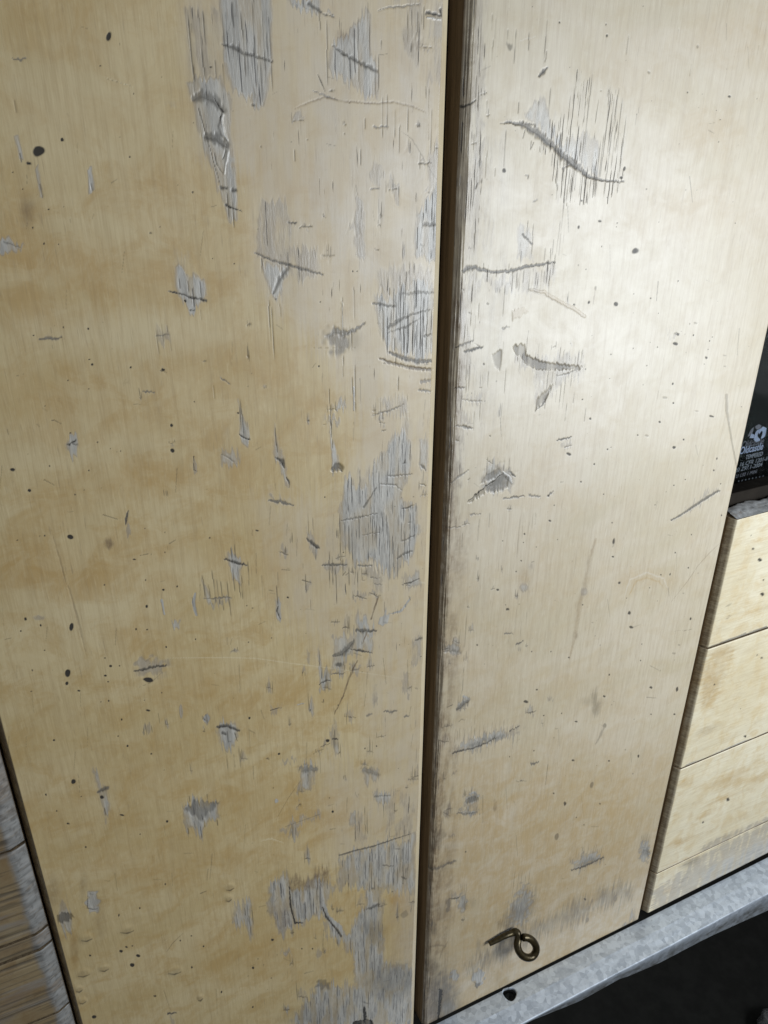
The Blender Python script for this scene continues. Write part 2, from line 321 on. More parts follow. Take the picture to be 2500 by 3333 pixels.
        G(k11(750, 1035, 860, 1005, 955, 962), 8, .45); W(k11(780, 960, 940, 900, 990, 960, 1000, 1055, 880, 1050), .55, .4, h=0); S(k11(905, 985, 990, 1010), 4, pale=.8); S(k11(930, 1040, 1000, 1050), 4, pale=.9)
        W(k11(545, 1680, 570, 1430, 610, 1390, 640, 1480, 690, 1480, 760, 1340, 830, 1270, 890, 1150, 960, 1120, 1000, 1250, 1000, 1400, 950, 1500, 960, 1680), 1, 1)
        W(k11(640, 1400, 780, 1320, 800, 1500, 660, 1600), .4, .7, h=0); G(k11(860, 1425, 1010, 1415), 8, .45); G(k11(695, 1625, 780, 1500), 8, .5); G(k11(800, 1480, 900, 1480, 945, 1520), 8, .5)
        W(k11(1060, 1180, 1120, 1150, 1110, 1380, 1060, 1360), .7, .3); G(k11(1068, 1350, 1095, 1385), 9, .5); W(k11(960, 1050, 1000, 1050, 1000, 1150, 900, 1180), .4, .5)
        specks(k11, ((405, 713, 6), (625, 98, 4), (652, 98, 4), (445, 1562, 5), (415, 298, 5)))
        # tile 0,2
        specks(k02, ((455, 160, 17, 12), (290, 153, 6), (258, 155, 4), (165, 692, 9), (263, 733, 7), (462, 742, 10, 20), (440, 1045, 16, 22), (433, 1110, 10, 13), (510, 1157, 10, 6), (715, 995, 9), (773, 995, 6), (682, 1058, 9, 6), (680, 945, 5), (700, 1097, 5), (1058, 502, 7), (1147, 482, 7), (1075, 873, 6), (957, 1085, 32, 13), (960, 1285, 15, 7), (825, 1513, 7), (350, 1477, 7), (208, 1023, 6), (880, 757, 7), (953, 760, 6), (788, 1342, 7), (1615, 1333, 8), (1598, 605, 4), (1608, 842, 5), (1265, 822, 5), (676, 470, 5), (653, 1228, 5), (703, 1220, 5), (980, 1566, 5), (765, 1450, 5), (135, 770, 5), (288, 895, 5), (1047, 1170, 5), (870, 305, 10, 4), (1068, 260, 5), (112, 180, 4), (1358, 165, 5), (1068, 130, 4), (938, 105, 4), (950, 610, 10), (935, 1218, 4), (202, 1160, 7, 4)))
        L(k02(665, 15, 760, 45), 6, .6); G(k02(828, -10, 820, 40, 812, 75), 14, .65); W(k02(805, 80, 845, 80, 850, 150, 820, 150), .6, .1, h=0); B(*k02(702, 200)[0], 9, 11, jit=1, soft=.6, grime=.8)
        W(k02(1465, 250, 1555, 280, 1562, 340, 1550, 450, 1515, 460, 1480, 340), .95, .3); G(k02(1450, 303, 1520, 322, 1600, 340), [6, 15, 5], .7)
        for x, y0, y1 in ((1495, 220, 340), (1520, 200, 300), (1510, 350, 520), (1545, 340, 560), (1565, 400, 570), (1600, 310, 480), (1315, 400, 560), (1355, 460, 560), (1385, 360, 600), (1400, 430, 560), (1430, 440, 560), (1475, 440, 620), (1490, 560, 680), (1440, 560, 640), (1415, 560, 600), (1375, 580, 600)): L(k02(x, y0, x + 5, y1), 5, .7)
        W(k02(1315, 470, 1370, 540, 1490, 530, 1490, 600, 1370, 590, 1320, 570), .8, .6); G(k02(1320, 562, 1420, 552, 1500, 550), 8, .5)
        S(k02(1265, 525, 1252, 580, 1270, 665), [4, 7, 6], wear=1, h=-.0005); L(k02(1255, 540, 1250, 620), 4, .6); S(k02(1048, 570, 1065, 660), 6, wear=1, pale=.5); W(k02(1105, 700, 1170, 690, 1165, 740, 1110, 745), .8, 0, h=0)
        B(*k02(975, 1000)[0], 37, 20, soft=.5, wear=.55, h=-.0006); G(k02(870, 1032, 960, 1012, 1072, 992), [6, 14, 8], .65); L(k02(905, 1132, 975, 1105, 1050, 1040), 3, .45)
        B(*k02(1340, 1340)[0], 6, 13, wear=.9, h=-.0004); L(k02(1330, 1310, 1345, 1370), 4, .5); B(*k02(1172, 1285)[0], 4, 18, wear=.6)
        W(k02(1395, 1375, 1430, 1340, 1510, 1355, 1548, 1410, 1540, 1500, 1500, 1550, 1430, 1500, 1415, 1430), 1, .3); G(k02(1405, 1392, 1470, 1380, 1548, 1415), [10, 18, 8], .65); G(k02(1440, 1430, 1460, 1435), 16, .6); L(k02(1470, 1420, 1480, 1490, 1510, 1480), 4); L(k02(1520, 1430, 1535, 1480), 6)
        for x, y0, y1 in ((1465, 1540, 1680), (1510, 1560, 1660), (1545, 1510, 1660)): L(k02(x, y0, x + 10, y1), 5, .5)
        S(k02(1080, 945, 1280, 942, 1480, 940, 1660, 945) + k12(200, 975, 560, 1020, 800, 1055, 1060, 1095), 1.4, jit=0, pale=.9, rough=.5)
        B(*k02(255, 685)[0], 13, 7, soft=.6, wear=.5); S(k02(330, 110, 380, 280, 430, 470), 3, soft=.8, grime=.5, h=-.0002); S(k02(440, 480, 500, 680, 550, 900), 5, soft=.8, grime=.5, h=-.0003)  # last two strokes paint the faint shadow of a long crease
        # tile 1,2
        W(k12(540, -30, 1045, -30, 1060, 140, 1000, 290, 940, 330, 900, 420, 830, 400, 780, 340, 650, 340, 545, 220), 1, 1)
        W(k12(430, 100, 560, 100, 700, 330, 900, 420, 960, 500, 700, 480, 560, 560, 440, 380), .3, .6, h=0)
        for x, y0, y1 in ((545, 0, 360), (575, 60, 300), (600, 80, 300), (620, 100, 350), (660, 20, 180), (690, 140, 230), (755, 0, 220), (780, 0, 240), (725, 60, 330), (860, 150, 420), (890, 180, 400), (915, 200, 440), (640, 0, 60), (960, 120, 300), (470, 250, 500), (490, 280, 480), (515, 340, 600), (600, 350, 480), (655, 370, 500), (820, 0, 100), (840, 10, 160), (940, 60, 200), (1000, 0, 120), (560, 300, 420)): L(k12(x, y0, x + 3, y1), 5, .8)
        G(k12(550, 55, 640, 40, 790, 5), 10, .45); G(k12(690, 150, 800, 130), 6, .4); G(k12(950, 190, 1030, 150), 10, .45)
        P(k12(660, 350, 760, 360, 830, 400, 820, 560, 790, 550, 740, 450, 690, 390), jit=.5, pale=.5, wear=.5, rough=1, crack=.6, h=.0005); G(k12(740, 425, 800, 430), 5, .5); G(k12(765, 465, 815, 470), 5, .5); G(k12(660, 345, 750, 350), 8, .5)
        W(k12(425, 320, 590, 320, 600, 390, 430, 370), .6, .4); G(k12(428, 345, 500, 338, 585, 344), [5, 13, 5], .55); L(k12(560, 410, 580, 385), 7, .5); L(k12(580, 408, 600, 392), 7, .4)
        W(k12(325, 110, 375, 140, 402, 230, 385, 310, 345, 240), .95, .1); G(k12(328, 175, 365, 205, 402, 232), [8, 18, 12], .65); L(k12(378, 200, 382, 320), 4, .8); L(k12(330, 0, 345, 160), 4, .5); L(k12(362, 30, 375, 180), 3, .5)
        L(k12(298, 440, 355, 456), 7, .7); L(k12(320, 395, 322, 525), 5, .7); W(k12(310, 440, 360, 450, 350, 500, 315, 490), .5, .2); L(k12(350, 560, 352, 640), 4, .35); L(k12(85, 505, 110, 510), 8, .4)
        W(k12(940, 410, 1040, 390, 1095, 440, 1060, 480, 945, 480), .75, .1); G(k12(945, 472, 1000, 455, 1060, 432), 8, .7); S(k12(1050, 450, 1090, 460), 6, pale=1); G(k12(915, 300, 960, 270, 1012, 250), [10, 14, 4], .5)
        S(k12(875, 658, 935, 640, 970, 605, 1002, 550), 5, wear=1, pale=.3, h=-.0004)
        for t in ((885, 640, 890, 668), (912, 625, 918, 660), (935, 615, 938, 650), (965, 590, 968, 620), (990, 545, 1000, 570)): L(k12(*t), 4, .6)
        B(*k12(832, 690)[0], 10, 14, jit=.6, wear=.9, pale=.4); L(k12(832, 575, 835, 650), 4, .5); W(k12(550, 620, 610, 670, 600, 680), .5, .4); L(k12(595, 670, 605, 760), 4, .6)
        W(k12(655, 640, 700, 710, 760, 745, 780, 765, 760, 790, 700, 795, 655, 770), 1, .4); G(k12(650, 765, 700, 772, 782, 765), [14, 20, 6], .6); L(k12(625, 730, 632, 800), 4)
        W(k12(498, 800, 570, 790, 640, 780, 750, 800, 752, 910, 620, 925, 580, 960, 585, 1040, 488, 1050, 510, 920), .85, .65)
        G(k12(497, 930, 560, 915, 610, 870, 635, 825), [8, 30, 26, 6], .5); G(k12(600, 885, 680, 900, 750, 912), 10, .65); B(*k12(535, 992)[0], 9, 6.5, soft=.4, dark=.6, h=-.0008); G(k12(483, 1048, 540, 1046, 575, 1042), 7, .55); L(k12(570, 960, 575, 1030), 4)
        S(k12(790, 550, 745, 690), [3.5, 3], grime=.8, dark=.2); S(k12(720, 780, 690, 850), 3, grime=.8); S(k12(655, 960, 600, 1080, 565, 1190, 508, 1305), [3, 4, 3, 2], grime=.85, dark=.15)
        W(k12(405, 880, 425, 1000, 435, 1060, 470, 1090, 430, 1165, 404, 1130), .9, .3); G(k12(408, 1112, 440, 1098, 482, 1090), 9, .65); L(k12(413, 1000, 432, 1085), 7, .85); L(k12(405, 890, 412, 1000), 4)
        W(k12(88, 1240, 170, 1245, 170, 1300, 95, 1310), .5, .3, h=0); L(k12(92, 1282, 165, 1264), 6, .8); S(k12(270, 1245, 310, 1238), 4, wear=.7)
        L(k12(133, 468, 137, 605), 5, .8); W(k12(125, 550, 160, 590, 165, 690, 140, 705, 125, 660), .95, .1); G(k12(140, 610, 135, 640, 155, 690), 8, .85)
        G(k12(825, 1288, 870, 1292, 912, 1285), 13, .42); G(k12(720, 1320, 750, 1305), 10, .3); G(k12(960, 1325, 990, 1320), 9, .4)
        W(k12(503, 1310, 530, 1400, 552, 1440, 545, 1520, 520, 1600, 498, 1520, 470, 1430, 490, 1380), .7, .3); G(k12(493, 1470, 530, 1470), 9, .75); L(k12(512, 1395, 515, 1530), 6, .7); L(k12(502, 1260, 510, 1380), 4, .4)
        specks(k12, ((465, 1480, 13, 8), (205, 552, 6), (350, 1282, 4), (780, 1515, 5), (148, 1565, 7), (5, 118, 10, 4), (705, 1530, 4), (565, 260, 4)))
        W(k12(1005, 820, 1040, 780, 1070, 770, 1070, 950, 1000, 1000), .6, .6); W(k12(940, 1040, 985, 1040, 990, 1200, 950, 1190), .6, .6); W(k12(745, 1110, 790, 1110, 790, 1240, 750, 1240), .5, .5, h=0); W(k12(325, 880, 350, 900, 350, 990, 330, 980), .5, .4)
        W(k12(145, 1640, 200, 1600, 270, 1580, 275, 1600, 170, 1650), .6, .3)
        # tile 0,3
        specks(k03, ((475, 88, 13, 15), (297, 172, 6), (660, 187, 12), (790, 303, 16, 5), (1082, 345, 8), (442, 358, 9, 5), (908, 428, 5), (367, 278, 5), (783, 1185, 11, 8), (817, 1157, 9, 6), (857, 1150, 5), (893, 1213, 12, 8), (857, 1273, 14), (583, 1212, 7), (1242, 1288, 6), (1638, 1290, 9), (1433, 1447, 7), (608, 1610, 14, 10), (1637, 1545, 7), (1070, 750, 7), (555, 510, 5), (525, 185, 4), (1317, 1152, 6), (1167, 1115, 5), (1005, 1475, 10, 5), (770, 950, 5, 8), (905, 905, 6), (1240, 1085, 7, 4)))
        for x, y, rx, ry in ((560, 1103, 36, 14), (822, 1052, 44, 15), (676, 1299, 28, 11), (1130, 1318, 42, 15), (540, 1335, 38, 14), (513, 1435, 21, 9), (535, 1510, 22, 8), (1490, 777, 25, 12), (1482, 848, 19, 10), (1297, 1490, 15, 9)):
            u, v = k03(x, y)[0]
            B(u, v - 1, rx / 3, ry / 3 + 1, soft=.5, jit=0, ang=-.2, dark=.10, grime=.12)
            B(u, v - 2, rx / 3 + 1, ry / 2.4 + 3, soft=.6, jit=0, ang=-.25, h=.0008)
            S([(u - rx / 3, v + 3.4), (u, v + 4.6), (u + rx / 3, v - .5)], [1, 3.4, 1.5], soft=.6, jit=0, dark=.62)  # shading under each dent, painted as a dark crescent
        W(k03(598, -20, 640, 30, 695, 120, 712, 230, 712, 310, 685, 325, 640, 180, 615, 60), .9, 0); G(k03(638, 148, 695, 128), [14, 18], .55); L(k03(680, 250, 690, 310), 6, .7); B(*k03(718, 330)[0], 6, 25, soft=.7, stain=.6)
        W(k03(1180, 240, 1260, 200, 1420, 195, 1422, 330, 1350, 340, 1305, 460, 1250, 400, 1195, 370), 1, .2, h=-.0004)
        P(k03(1190, 262, 1260, 215, 1422, 212, 1375, 275, 1345, 290, 1310, 355, 1240, 290), jit=.3, soft=2.5, dark=.42, crack=.7, rough=1, h=-.0007)
        for x, y0, y1 in ((1255, 340, 400), (1295, 370, 460), (1320, 330, 390), (1405, 330, 375), (1220, 380, 430), (1225, 175, 220), (1335, 165, 210)): L(k03(x, y0, x + 4, y1), 6, .75)
        B(*k03(600, 865)[0], 14, 22, soft=.3, wear=.85, h=-.0005); L(k03(570, 820, 565, 905, 600, 915, 635, 910), 7, .6); L(k03(590, 820, 582, 900), 4, .5)
        W(k03(380, 860, 430, 860, 470, 950, 470, 1060, 430, 1090, 385, 1000), .75, .1, h=0); P(k03(365, 960, 400, 935, 450, 935, 480, 965, 430, 1000, 375, 1005), jit=.2, soft=2, dark=.55, h=-.0008)
        B(*k03(480, 1180)[0], 9, 35, soft=.7, stain=.9, grime=.3); B(*k03(345, 800)[0], 16, 30, soft=.8, grime=.4); B(*k03(540, 760)[0], 7, 30, soft=.7, grime=.25); B(*k03(640, 1000)[0], 12, 45, soft=.8, grime=.25)
        W(k03(1508, 870, 1560, 880, 1630, 860, 1645, 1090, 1615, 1100, 1580, 1000, 1535, 1060, 1510, 1000), .85, .6)
        for x, y0, y1 in ((1595, 880, 1000), (1610, 950, 1090), (1580, 900, 960), (1525, 940, 1020), (1630, 880, 1020)): L(k03(x, y0, x + 10, y1), 6, .75)
        L(k03(1078, 1190, 1120, 1130, 1185, 1068), 5, .4); G(k03(1088, 1588, 1140, 1583), 9, .65); W(k03(1095, 1600, 1130, 1595, 1140, 1670, 1105, 1670), .7, .2); L(k03(1298, 810, 1337, 796), 6, .5)
        L(k03(1060, 1440, 1105, 1570), 4, .3); L(k03(1040, 1070, 1050, 1140), 4, .3)
        # tile 1,3
        W(k13(295, -30, 398, -30, 385, 60, 345, 145, 290, 130), .95, .5); G(k13(305, 5, 390, 5), 40, .35); L(k13(335, 30, 345, 90), 7, .8); W(k13(75, 770, 130, 720, 200, 680, 250, 790, 310, 770, 345, 700, 440, 715, 520, 755, 460, 900, 430, 960, 385, 980, 260, 1010, 180, 1100, 120, 1040, 80, 900), .95, 1)
        P(k13(190, 660, 250, 700, 330, 720, 380, 660, 470, 620, 480, 700, 420, 760, 300, 790, 220, 780), grime=.8, soft=6, crack=.4, wear=.2)
        P(k13(80, 900, 210, 880, 230, 1000, 180, 1090, 110, 1020), grime=.5, soft=6)
        G(k13(215, 770, 225, 900, 250, 1000, 300, 1000), [4, 9, 9, 4], .8)
        for x, y0, y1 in ((110, 740, 800), (240, 850, 1000), (345, 750, 930), (370, 720, 920), (395, 760, 880), (270, 880, 990), (310, 900, 1000), (410, 750, 900), (320, 860, 940), (160, 740, 820), (290, 830, 980)): L(k13(x, y0, x + 3, y1), 6, .75)
        W(k13(600, 300, 720, 270, 850, 140, 1010, 190, 1050, 420, 800, 460, 620, 500), .4, .6, h=0); W(k13(610, 290, 650, 280, 660, 390, 600, 380), .7, .5); W(k13(755, 160, 870, 145, 880, 200, 820, 240, 760, 200), .85, .5); G(k13(765, 185, 870, 175), 8, .4); G(k13(700, 10, 790, 40), 26, .3); W(k13(690, -10, 800, -10, 800, 90, 710, 80), .7, .4)
        W(k13(540, 575, 700, 520, 1040, 430, 1040, 640, 1030, 800, 820, 805, 760, 800, 700, 780, 560, 775, 515, 740), .9, 1)
        W(k13(700, 780, 820, 790, 830, 1200, 840, 1265, 940, 1290, 1030, 1250, 1015, 1680, 210, 1680, 300, 1530, 350, 1480, 400, 1390, 430, 1380, 540, 1400, 640, 1400, 625, 1190, 560, 1130, 480, 1100, 430, 990, 470, 960, 560, 1060, 600, 1080, 640, 980), .95, .95)
        W(k13(850, 130, 1050, 150, 1040, 600, 900, 600), .35, .6, h=0)
        P(k13(480, 880, 520, 830, 700, 800, 720, 900, 640, 960, 490, 965), soft=9, wear=-.85, crack=-.3, stain=.5)
        P(k13(740, 240, 830, 260, 830, 440, 740, 430), soft=9, wear=-.55, crack=-.2, stain=.3)
        P(k13(840, 840, 1030, 820, 1030, 1240, 880, 1260, 840, 1180), soft=14, wear=-.5, crack=-.1, stain=.3, grime=.15)
        B(*k13(920, 860)[0], 28, 14, soft=.7, stain=.9); B(*k13(650, 650)[0], 20, 22, soft=.7, stain=.5); B(*k13(880, 1370)[0], 45, 35, soft=.8, dark=.3, wear=.8); B(*k13(760, 1060)[0], 22, 22, soft=.7, dark=.25); B(*k13(380, 1620)[0], 60, 25, soft=.8, dark=.2); B(*k13(430, 1400)[0], 14, 10, dark=.4)
        G(k13(538, 565, 620, 540, 760, 505, 1000, 425), [5, 8, 7, 3], .6, jit=.05); L(k13(525, 600, 515, 760), 6, .6)
        S(k13(430, 840, 460, 960, 540, 1030, 560, 1080), 10, wear=1, pale=.4); G(k13(430, 900, 455, 965, 510, 1030, 550, 1088), [5, 9, 10, 12], .75, jit=.1)
        G(k13(718, 915, 760, 895, 802, 882), 18, .5); G(k13(820, 630, 890, 635), 8, .5); L(k13(790, 600, 792, 800), 5, .7); L(k13(595, 740, 598, 820), 6, .8)
        for x, y0, y1 in ((590, 560, 680), (600, 680, 780), (730, 540, 720), (745, 600, 800), (890, 560, 760), (910, 640, 760), (930, 520, 680), (860, 500, 620), (950, 500, 760), (700, 880, 1060), (740, 980, 1240), (790, 980, 1180), (820, 1000, 1100), (610, 1090, 1200), (660, 1180, 1300), (710, 1200, 1330), (750, 1250, 1480), (330, 1480, 1600), (370, 1440, 1500), (440, 1430, 1560), (520, 1420, 1600), (560, 1440, 1560), (600, 1420, 1540), (640, 1420, 1500), (690, 1460, 1640), (800, 1480, 1600), (860, 1440, 1560), (930, 1500, 1650), (985, 1440, 1600), (470, 1500, 1640), (275, 1560, 1640), (840, 1260, 1320), (705, 240, 440), (720, 280, 430), (825, 180, 330), (985, 180, 300), (890, 220, 300), (640, 300, 480)): L(k13(x, y0, x + 3, y1), 6, .75)
        G(k13(700, 1555, 705, 1645), [12, 18], .95); P(k13(630, 1645, 700, 1628, 750, 1632, 775, 1720, 600, 1720), jit=.1, soft=1.5, dark=1, h=-.004)
        W(k13(150, 400, 200, 370, 330, 320, 420, 285, 425, 310, 350, 350, 230, 400, 170, 420), .75, .2, h=0); L(k13(185, 380, 330, 330, 410, 300), 4, .35)
        L(k13(285, 85, 210, 190, 128, 335), 3, .45); S(k13(30, 470, 100, 455, 180, 485), 3, pale=.8); specks(k13, ((295, 1167, 5), (365, 1168, 6), (97, 1357, 5), (110, 127, 4), (105, 1110, 10), (495, 280, 8)))
        B(*k13(130, 205)[0], 4, 5, wear=.9); B(*k13(405, 1200)[0], 7, 12, wear=.5, soft=.6); B(*k13(960, 945)[0], 7, 7, dark=.3)
        # clean saw-cut edge strip
    else:
        for x, y, rx, ry, a in ((1530, 280, 70, 50, .45), (1500, 450, 100, 50, .4), (1600, 80, 80, 60, .35), (1420, 480, 60, 40, .3), (1380, 160, 90, 70, .2), (1180, 1010, 60, 40, .3), (1390, 1250, 60, 25, .4), (1050, 1500, 80, 200, .3), (1250, 1500, 120, 60, .25), (1150, 1700, 120, 60, .3),
                (1280, 1850, 90, 50, .3), (1080, 1950, 90, 80, .35), (1000, 1400, 40, 160, .35), (1400, 1650, 60, 60, .2), (1200, 1250, 80, 80, .25), (1240, 1080, 100, 30, .2)):
            B(x, y, rx, ry, soft=.85, jit=.9, stain=a)
        for x, y, rx, ry, a in ((1430, 700, 160, 240, .35), (1300, 1000, 120, 80, .2), (1100, 750, 60, 120, .3)):
            B(x, y, rx, ry, soft=.85, jit=.9, pale=a)
        P([(940, 1640), (1440, 1640), (1400, 2220), (900, 2220)], soft=110, jit=1, tex=.2, stain=.85)
        # worn left edge with grime
        P([(1000, -40), (1060, -40), (1045, 400), (1030, 760), (1010, 900), (1000, 1100), (930, 1100), (960, 700), (985, 300)], soft=14, jit=2, wear=.42, crack=.75)
        P([(1040, 300), (1110, 250), (1110, 600), (1080, 900), (1010, 960), (1000, 600)], soft=26, jit=2, wear=.3, crack=.4)
        P([(1000, -40), (1032, -40), (1016, 300), (1005, 640), (975, 640), (985, 300)], soft=7, jit=1, grime=.28, crack=.5)
        P([(975, 640), (1003, 640), (985, 1100), (960, 1500), (960, 1800), (945, 2215), (900, 2215), (920, 1500), (940, 1000)], soft=8, jit=1.2, grime=.75, crack=.35)
        P([(960, 1100), (1010, 1100), (985, 1500), (980, 1900), (975, 2080), (930, 2080), (930, 1500)], soft=18, jit=3, tex=.8, grime=.5, crack=.3)
        for t in ((1625, 180, 1618, 260, 8, .5), (1550, 100, 1545, 260, 6, .35), (1450, 140, 1445, 420, 4, .5), (1400, 60, 1390, 300, 4, .4), (1525, 80, 1520, 200, 6, .3), (1530, 240, 1525, 400, 6, .4), (1490, 640, 1484, 740, 8, .35), (1625, 830, 1606, 1090, 5, .8), (1430, 480, 1420, 640, 5, .5), (1450, 1000, 1440, 1200, 8, .35), (1500, 960, 1480, 1160, 8, .35), (1550, 1080, 1545, 1150, 6, .3), (1420, 1220, 1435, 1180, 10, .5)): L(k10(*t[:4]), t[4], t[5])
        B(*k10(1640, 300)[0], 7, 7, jit=1, soft=.5, dark=.5); B(*k10(1606, 1105)[0], 4.5, 5.5, dark=.8); L(k10(1580, 798, 1660, 796), 5, .5); G(k10(1350, 690, 1385, 672, 1425, 648), [14, 12, 4], .7)
        W(k10(1350, 900, 1500, 900, 1440, 1200, 1400, 1659, 1310, 1659, 1320, 1200), .5, .8)
        # tile 2,0
        specks(k20, ((615, 230, 8), (305, 145, 6), (1135, 598, 5), (1405, 625, 11, 6), (728, 1090, 7, 13), (707, 1150, 11), (567, 1432, 12, 8), (430, 1470, 7, 12), (680, 1445, 4), (580, 1595, 5), (797, 1622, 20, 20), (1445, 1445, 5), (450, 1300, 8), (258, 1262, 4), (675, 1468, 4), (608, 158, 4), (1345, 773, 4)), .8)
        specks(k20, ((885, 465, 9), (1200, 300, 8, 14), (575, 585, 7)), .35)
        L(k20(750, 220, 745, 360), 5, .35); L(k20(1605, 280, 1590, 360), 4, .3); L(k20(1160, 400, 1145, 500), 5, .25); L(k20(1080, 180, 1060, 260), 5, .2)
        W(k20(330, 660, 440, 430, 560, 560, 690, 560, 740, 700, 735, 1150, 640, 1280, 470, 1330, 300, 1320, 220, 1000, 120, 960), .3, .95, h=0)
        W(k20(80, 720, 200, 600, 260, 820, 340, 930, 470, 840, 560, 920, 560, 1150, 430, 1090, 300, 960, 180, 830), .85, .5)
        W(k20(220, 800, 330, 900, 420, 1040, 300, 960), 1, .1); W(k20(-10, 400, 250, 100, 250, 740, 60, 760, -20, 760), .22, .45, h=0)
        for x, y0, y1 in ((215, 120, 420), (240, 560, 760), (245, 760, 860), (490, 470, 1000), (470, 640, 800), (455, 860, 1100), (440, 900, 1060), (510, 1000, 1280), (530, 1060, 1200), (555, 900, 1250), (575, 850, 1200), (600, 640, 1180), (625, 760, 1280), (640, 620, 950), (660, 800, 1100), (675, 560, 830), (690, 620, 1000), (710, 740, 1240), (350, 870, 1000), (365, 1080, 1200), (385, 1080, 1260), (410, 1080, 1240), (440, 1110, 1280), (470, 1120, 1340), (490, 1150, 1300), (540, 1160, 1280), (600, 1170, 1260), (685, 1170, 1260), (330, 1080, 1180), (280, 860, 1100), (255, 980, 1080), (120, 900, 980), (75, 840, 900), (130, 920, 960), (200, 900, 1000), (350, 1180, 1320), (290, 1180, 1300), (170, 640, 760), (110, 200, 330), (45, 650, 740), (310, 850, 960), (15, 180, 420), (95, 1420, 1560), (130, 1440, 1659), (300, 1420, 1640), (330, 1180, 1500), (310, 1500, 1659), (265, 1540, 1659), (50, 1560, 1659)): L(k20(x + 8, y0, x - 8, y1), 4.5, .72)
        G(k10(1600, 797, 1665, 793) + k20(60, 800, 130, 838, 190, 885, 290, 970, 370, 1045, 420, 1080, 500, 1145, 600, 1166, 722, 1176), [3, 10, 26, 34, 36, 22, 42, 30, 13, 8, 5], .55, -.001)
        G(k20(60, 795, 140, 800, 160, 835), 6, .5); G(k20(370, 1070, 330, 1090, 330, 1110), 8, .45); S(k20(250, 965, 330, 1020), 3, grime=.6); G(k20(380, 1040, 410, 1080), 30, .3)
        G(k20(170, 492, 195, 465, 222, 440), [10, 20, 8], .6); L(k20(215, 320, 215, 410), 7, .5); G(k20(68, 1518, 130, 1580), 10, .6)
        W(k20(30, 1480, 130, 1480, 130, 1680, 20, 1680), .7, .5); G(k20(80, 1135, 105, 1133, 98, 1160), 4, .35); G(k20(140, 1298, 165, 1296), 8, .2)
        S(k20(50, 265, 150, 235), 2, pale=.6)
        # tile 1,1 right door
        G(k11(1342, 98, 1375, 78, 1420, 72, 1500, 100, 1600, 100, 1660, 92) + k21(100, 65, 200, 50, 282, 38), [14, 26, 18, 12, 12, 14, 12, 10, 4], .58, -.0009)
        W(k11(1310, 110, 1660, 110, 1680, 240, 1500, 200, 1310, 180), .55, .8); W(k21(-20, 70, 280, 45, 285, 150, 200, 250, 0, 240), .5, .8)
        for x, y0, y1 in ((5, 90, 240), (30, 100, 220), (50, 100, 240), (75, 80, 180), (110, 90, 240), (160, 100, 200), (190, 80, 240), (215, 90, 180), (245, 70, 270), (280, -20, 130), (250, -60, 60), (60, -40, 60), (215, -60, 40)): L(k21(x, y0, x - 8, y1), 4, .65)
        for x, y0, y1 in ((1605, 180, 400), (1600, 550, 640), (1440, 300, 420), (1390, 340, 460), (1420, 380, 480), (1355, 100, 170), (1560, 60, 140), (1470, 40, 90), (1640, 40, 130), (1500, 740, 860), (1610, 720, 900), (1450, 930, 1080), (1360, 620, 900), (1380, 640, 880), (1410, 1000, 1140), (1330, 700, 820)): L(k11(x, y0, x - 4, y1), 5, .4)
        W(k11(1310, 180, 1400, 180, 1400, 520, 1300, 520), .6, .6); G(k11(1295, 592, 1345, 572, 1405, 545), 12, .5); G(k11(1350, 622, 1400, 605, 1470, 588), [10, 15, 6], .65); P(k11(1528, 640, 1592, 598, 1590, 660, 1575, 745, 1545, 710), jit=.2, soft=2, dark=.5, h=-.0006); G(k11(1288, 860, 1320, 852, 1352, 852), 9, .55, grime=1); S(k11(1290, 868, 1345, 866), 3, pale=1)
        W(k11(1330, 900, 1470, 900, 1460, 960, 1340, 960), .6, .6); G(k11(1335, 930, 1400, 940, 1465, 940), 6, .4); G(k11(1290, 1100, 1350, 1105, 1405, 1115), 12, .45); W(k11(1290, 1030, 1390, 1040, 1400, 1110, 1300, 1090), .5, .5); G(k11(1340, 1105, 1385, 1115), 14, .4)
        W(k11(1450, 1420, 1530, 1310, 1580, 1310, 1660, 1400, 1660, 1500, 1560, 1530, 1460, 1470), .8, .2)
        P(k11(1448, 1470, 1480, 1420, 1570, 1370, 1595, 1405, 1560, 1425, 1500, 1460), jit=.2, soft=2, dark=.5, h=-.0007)
        P(k11(1590, 1410, 1635, 1440, 1630, 1500, 1590, 1520, 1500, 1525, 1440, 1560, 1370, 1595, 1440, 1530, 1520, 1480), jit=.2, soft=2, dark=.52, h=-.0009)  # dark grey scrape, with the chip's shadow painted in
        G(k11(1365, 1592, 1450, 1522, 1560, 1440, 1600, 1410), 7, .8); S(k11(1600, 1400, 1640, 1440, 1659, 1470), 8, pale=1, wear=1, dark=-.8, h=.0005); G(k21(-10, 1400, 20, 1430), 12, .6)
        G(k11(1265, 1465, 1310, 1430, 1375, 1385), 11, .35); specks(k11, ((1475, 700, 7), (1515, 1165, 6)), .6); G(k11(1605, 1572, 1700, 1565), 8, .4); G(k11(1600, 465, 1640, 462), 10, .35)
        # tile 2,1
        W(k21(0, 600, 90, 620, 200, 650, 460, 610, 465, 760, 300, 820, 260, 900, 150, 1010, 140, 760, 20, 720), .6, .75)
        P(k21(2, 590, 20, 570, 82, 570, 92, 640, 200, 685, 300, 695, 452, 712, 430, 728, 300, 732, 150, 735, 100, 712, 60, 655, 12, 622), jit=.25, soft=2, dark=.52, h=-.0009)
        P(k21(145, 1000, 165, 930, 220, 870, 262, 822, 235, 900, 195, 960), jit=.3, soft=2, dark=.48, h=-.0008); G(k21(150, 1000, 200, 965, 255, 840), 5, .6); G(k21(285, 775, 360, 760, 445, 725), 6, .5); S(k21(140, 755, 200, 820, 190, 880), 3, pale=.8)
